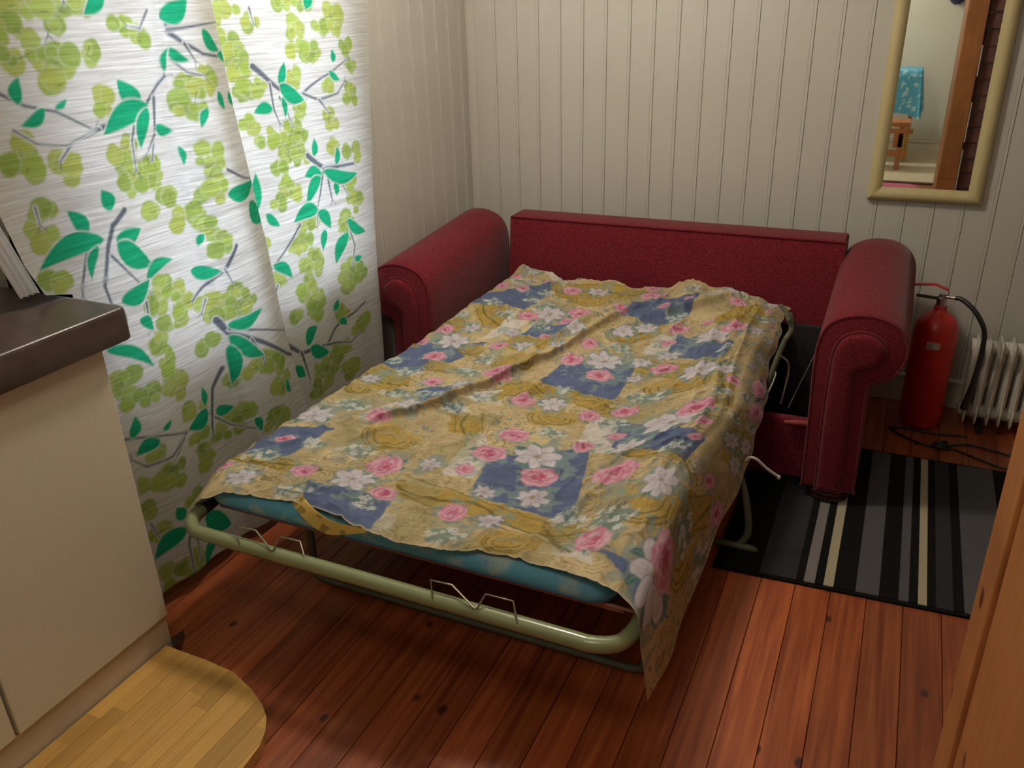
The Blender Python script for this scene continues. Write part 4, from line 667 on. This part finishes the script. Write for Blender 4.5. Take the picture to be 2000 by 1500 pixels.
# low beech block slab in front of the plinth
bs=thing('wood_slab','yellow beech block board with a rounded corner on the floor by the cabinet','wooden board',(-1.3,.8,0))
OUT=[(-1.536,.30),(-1.095,.30)]+[(-1.093,.916),(-1.098,.972),(-1.113,1.012),(-1.140,1.049),(-1.175,1.076),(-1.232,1.104),(-1.311,1.131),(-1.406,1.137),(-1.495,1.137),(-1.536,1.137)]
def clip(P,ax,val,keep_gt):
    out=[]
    for i in range(len(P)):
        a,b=P[i],P[(i+1)%len(P)]; ia=(a[ax]>val)==keep_gt; ib=(b[ax]>val)==keep_gt
        if ia: out.append(a)
        if ia!=ib: t=(val-a[ax])/(b[ax]-a[ax]); out.append(tuple(a[j]+t*(b[j]-a[j]) for j in range(2)))
    return out
x=-1.536; k=0; rs=random.Random(5)
while x<-1.094:
    x1=min(x+.043,-1.090); P1=clip(clip(OUT,0,x,True),0,x1,False)
    cuts=[.30]+sorted(rs.uniform(.36,1.08) for _ in range(2))+[1.2]
    for a,b in zip(cuts[:-1],cuts[1:]):
        if b-a<.03: continue
        P2=clip(clip(P1,1,a,True),1,b,False)
        if len(P2)<3: continue
        c=np.mean(P2,0); P3=[(p[0]+(c[0]-p[0])*.0+(.0004 if p[0]<c[0] else -.0004),p[1]) for p in P2]
        V,F=loft([[(p[0],p[1],.001) for p in P3],[(p[0],p[1],.028) for p in P3]]); link('stave',mesh('stave',V,F,False),BUTCH,bs)
    x=x1; k+=1
# ---------------- rug ----------------
rug=thing('striped_rug','black, grey and cream striped rug under the right sofa foot','rug',(.07,2.47,0))
RS=[(-.318,-.201,RUGB),(-.201,-.102,RUGG),(-.102,-.081,RUGB),(-.081,-.052,RUGM),(-.052,-.029,RUGB),(-.029,-.003,RUGC),(-.003,.054,RUGB),(.054,.113,RUGL),(.113,.162,RUGB),(.162,.187,RUGL),(.187,.210,RUGB),(.210,.232,RUGC),(.232,.254,RUGB),(.254,.296,RUGG),(.296,.322,RUGB),(.322,.430,RUGL),(.430,.465,RUGB)]
for a,b,m in RS:
    fx=lambda x,y: x+.0+(y-2.03)*.0
    V,F=loft([[(a,2.036+.052*(a+.318),z),(b,2.036+.052*(b+.318),z),(b,2.905,z),(a,2.905,z)] for z in (.0015,.0095)]); link('stripe',mesh('stripe',V,F,False),m,rug)
V,F=loft([[(-.330,2.024,z),(.474,2.066,z),(.474,2.915,z),(-.330,2.915,z)] for z in (.0005,.0070)]); link('border',mesh('border',V,F,False),RUGB,rug)
# ---------------- fire extinguisher ----------------
fe=thing('fire_extinguisher','red fire extinguisher with black hose between the sofa arm and the radiator','fire extinguisher',(.198,3.23,0))
EX,EY=.198,3.225
lathe('cylinder',[(0,.004),(.066,.004),(.070,.012),(.070,.022),(.0735,.03),(.0735,.375),(.071,.395),(.062,.418),(.045,.436),(.028,.446),(.022,.455),(.022,.470),(0,.470)],(EX,EY,0),REDE,fe,40)
V=[];F=[]
secs=[[(EX+.0742*math.sin(a),EY-.0742*math.cos(a),z) for a in np.linspace(-.35,.25,9)] for z in (.325,.352)]
n=9; V=[p for s_ in secs for p in s_]; F=[(i,i+1,n+i+1,n+i) for i in range(n-1)]
link('label',mesh('label',V,F),LABELM,fe)
lathe('valve',[(0,.0),(.017,.0),(.017,.03),(.012,.034),(.012,.045),(0,.045)],(EX,EY,.468),STEEL,fe,16)
tube('carry_handle',[(EX-.085,EY-.01,.503),(EX-.03,EY-.01,.499),(EX+.006,EY,.496)],.006,BLACKR,fe,8)
hl=[[(EX-.10,EY-.012+s*.010,.545+dz) ,(EX-.03,EY-.012+s*.011,.552+dz),(EX+.014,EY-.008+s*.011,.535+dz),(EX+.022,EY-.006+s*.010,.508+dz)] for s,dz in ((-1,0),(1,0),(1,-.005),(-1,-.005))]
V,F=loft([[hl[j][i] for j in range(4)] for i in range(4)]); link('squeeze_lever',mesh('squeeze_lever',V,F,True,30),REDE,fe,.002)
tube('hose_fitting',[(EX+.012,EY-.005,.505),(EX+.045,EY-.012,.506)],[.007,.0065],STEEL,fe,10)
tube('hose',[(.240,3.212,.507),(.262,3.20,.505),(.298,3.18,.482),(.326,3.17,.448),(.345,3.17,.41),(.352,3.175,.36),(.352,3.18,.30),(.347,3.18,.22),(.340,3.18,.16)],.0085,BLACKR,fe,10,5)
tube('nozzle',[(.340,3.18,.165),(.337,3.18,.13),(.335,3.18,.10)],[.009,.011,.015],BLACKR,fe,12)
# ---------------- oil radiator ----------------
ra=thing('oil_radiator','off-white finned electric radiator standing by the back wall at the right','radiator',(.5,3.26,0))
def fin_profile():
    P=[(-.055,.030),(.055,.030),(.063,.045),(.060,.075),(.046,.095),(.044,.19),(.044,.26),(.056,.285),(.062,.305),(.060,.335),(.045,.350),(-.045,.350),(-.060,.335),(-.062,.305),(-.056,.285),(-.044,.26),(-.044,.19),(-.046,.095),(-.060,.075),(-.063,.045)]
    return P
FP=fin_profile(); V,F=loft([[(x,3.27+a*k,.19+(b-.19)*k) for a,b in FP] for x,k in ((-.004,.96),(-.002,1),(.002,1),(.004,.96))])
tV=[merge([(V,F),*[tube_data([(-.019,3.27+d,z),(.019,3.27+d,z)],.026,12) for d,z in ((0,.318),(0,.062))],*[tube_data([(0,3.27+d,.06),(0,3.27+d,.32)],.014,10) for d in (-.022,.022)]])][0]
fm=mesh('fin',tV[0],tV[1],True,40); fm.materials.append(WHITEE)
for k in range(12):
    o=bpy.data.objects.new('fin',fm); COL.objects.link(o); o.parent=ra; o.matrix_parent_inverse=ra.matrix_world.inverted(); o.location=(.343+k*.0385,0,0)
for x in (.40,.73):
    tube('foot',[(x,3.19,.014),(x,3.35,.014)],.012,BLACKR,ra,8); tube('foot_bracket',[(x,3.27,.014),(x,3.27,.045)],.008,BLACKR,ra,8)
box('control_box',(.795,3.215,.05),(.850,3.325,.34),WHITEE,ra,.01)
cb=thing('power_cable','black power cable tied in a bundle on the floor in front of the radiator','cable',(.28,3.02,0))
tube('cable',[(.36,3.15,.005),(.25,3.135,.005),(.16,3.142,.005),(.108,3.135,.005),(.105,3.12,.005),(.15,3.07,.005),(.219,3.03,.005),(.275,3.022,.006)],.0042,BLACKR,cb,6,5)
tube('cable',[(.275,3.022,.008),(.33,3.07,.006),(.378,3.085,.005),(.43,3.07,.005),(.52,3.04,.005)],.0042,BLACKR,cb,6,5)
tube('cable',[(.275,3.022,.008),(.314,3.030,.005),(.38,2.99,.005),(.464,2.945,.005),(.53,2.93,.005)],.0038,BLACKR,cb,6,5)
for k in range(5): tube('cable_loop',[(.275+.030*math.cos(a)*(1-.1*k),3.022+.013*math.sin(a),.010+.004*k+.003*math.sin(a*2)) for a in np.linspace(0,2*math.pi,15)[:-1]],.004,BLACKR,cb,6,0,True)
# ---------------- mirror ----------------
mi=thing('wall_mirror','tall wall mirror in a pale olive wooden frame on the back wall','mirror',(.08,3.40,.80))
x0,x1,z0,z1=-.107,.272,.800,1.98; yb,yf=3.404,3.376; fwid=.047
def side(a,b,nrm):   # a,b outer corners, nrm inward dir (x,z) ; mitred ends
    pr=[(0,0),(0,-.016),(.006,-.024),(.018,-.028),(.032,-.024),(.043,-.014),(.047,-.010),(.047,0)]
    d=np.array(b)-np.array(a); L=np.linalg.norm(d); d=d/L; nr=np.array(nrm); secs=[]
    for s_,base in ((1,np.array(a)),(-1,np.array(b))):
        secs.append([((base+nr*w_+d*s_*(w_+.0004))[0],yb+h,(base+nr*w_+d*s_*(w_+.0004))[1]) for w_,h in pr])
    V,F=loft(secs); link('frame_side',mesh('frame_side',V,F,True,35),FRAMEM,mi)
side((x0,z0),(x1,z0),(0,1)); side((x1,z0),(x1,z1),(-1,0)); side((x1,z1),(x0,z1),(0,-1)); side((x0,z1),(x0,z0),(1,0))
box('mirror_glass',(x0+.044,3.3955,z0+.044),(x1-.044,3.3975,z1-.044),MIRR,mi)
box('backing',(x0+.01,3.399,z0+.01),(x1-.01,3.4055,z1-.01),BROWNB,mi)
# ---------------- seen in the mirror ----------------
tt=thing('side_table','small table draped in a turquoise cloth by the far wall, seen in the mirror','table',(-.25,-2.5,0))
box('tabletop',(-.50,-2.75,.80),(.02,-2.3,.825),BUTCH,tt,.003)
for x in (-.47,-.01):
    for y in (-2.72,-2.33): box('leg',(x-.018,y-.018,0),(x+.018,y+.018,.80),BUTCH,tt,.003)
tc_=thing('tablecloth','turquoise patterned cloth with white motifs draped over the side table, seen in the mirror','tablecloth',(-.25,-2.5,.83))
def drape(x0,x1,y0,y1,zt,drop,n=40):
    per=rrect(x0,x1,y0,y1,.02,4); P_=[]
    for i in range(len(per)):
        a=per[i]; b=per[(i+1)%len(per)]
        for k in range(6): P_.append((a[0]+(b[0]-a[0])*k/6,a[1]+(b[1]-a[1])*k/6))
    cx,cy=(x0+x1)/2,(y0+y1)/2; secs=[]
    secs.append([(cx+(x-cx)*.02,cy+(y-cy)*.02,zt) for x,y in P_]); secs.append([(cx+(x-cx)*.97,cy+(y-cy)*.97,zt) for x,y in P_])
    for k in range(8):
        t=k/7; o=.006+.045*t
        s_=[]
        for i,(x,y) in enumerate(P_):
            w_=.016*t*math.sin(i*.55); corner=((abs(x-cx)/(x1-cx))*(abs(y-cy)/(y1-cy)))**4
            l=math.hypot(x-cx,y-cy); s_.append((x+(x-cx)/l*(o+w_),y+(y-cy)/l*(o+w_),zt-.004-drop*t*(1+.18*corner)))
        secs.append(s_)
    V,F=loft(secs,False); V.append((cx,cy,zt)); F+=[(i,(i+1)%len(P_),len(V)-1) for i in range(len(P_))]
    return V,F
V,F=drape(-.52,.035,-2.77,-2.28,.832,.37); link('cloth',mesh('cloth',V,F,True,70),BLUEC,tc_)
stl=thing('wooden_stool','brown slatted wooden stool in front of the turquoise table, seen in the mirror','stool',(-.2,-1.95,0))
box('seat',(-.38,-2.1,.385),(.005,-1.82,.425),PINE,stl,.004); box('apron',(-.36,-1.845,.325),(.035,-1.825,.365),PINE,stl,.003)
for x in (-.34,-.06):
    for y in (-2.07,-1.85): box('leg',(x-.022,y-.02,0),(x+.022,y+.02,.385),PINE,stl,.003)
box('stretcher',(-.36,-1.845,.12),(.01,-1.825,.175),PINE,stl,.003); box('stretcher',(-.12,-1.85,.20),(-.03,-1.83,.33),PINE,stl,.003)
pr_=thing('pink_rug','small pink rug on the wooden floor behind the camera, seen low in the mirror','rug',(-.2,-1,0))
V,F=loft([[(x,y,z) for x,y in rrect(-.62,.13,-1.14,-.55,.10)] for z in (.001,.010)]); link('rug_pile',mesh('rug_pile',V,F,False),PINKR,pr_)
cp=thing('dark_stand_in','dark navy rounded stand-in on the far wall for an unidentified shape at the top of the mirror','cap',(.255,-3.0,1.5))  # made-up hanging form in place of an unidentified dark reflection
secs=[]
for k in range(9):
    t=k/8; r_=.09*math.sin(math.pi*min(1,.05+t*.62))**.7
    secs.append([(.235+r_*1.0*math.cos(a),-3.0+r_*.5*math.sin(a),1.375+.14*t) for a in [2*math.pi*i/20 for i in range(20)]])
V,F=loft(secs); link('rounded_body',mesh('rounded_body',V,F,True,70),NAVY,cp)
tube('peg',[(.235,-3.062,1.50),(.235,-3.0,1.51)],.008,DARKW,cp,8)
S.render.use_persistent_data=False
S.cycles.max_bounces=8; S.cycles.diffuse_bounces=4; S.cycles.transmission_bounces=6; S.cycles.transparent_max_bounces=8
S.cycles.caustics_reflective=False; S.cycles.caustics_refractive=False; S.cycles.sample_clamp_indirect=8

wd_=thing('shade_wedge','small dark wedge on the floor standing in for shade at the end of the cabinet plinth','wedge',(-1.53,1.18,0))  # dark block put where the plinth end lies in shade
V,F=loft([[(a,b,z) for a,b in ((-1.548,1.164),(-1.512,1.142),(-1.505,1.148),(-1.540,1.200))] for z in (.001,.026)]); link('wedge_block',mesh('wedge_block',V,F,False),DARKW,wd_)
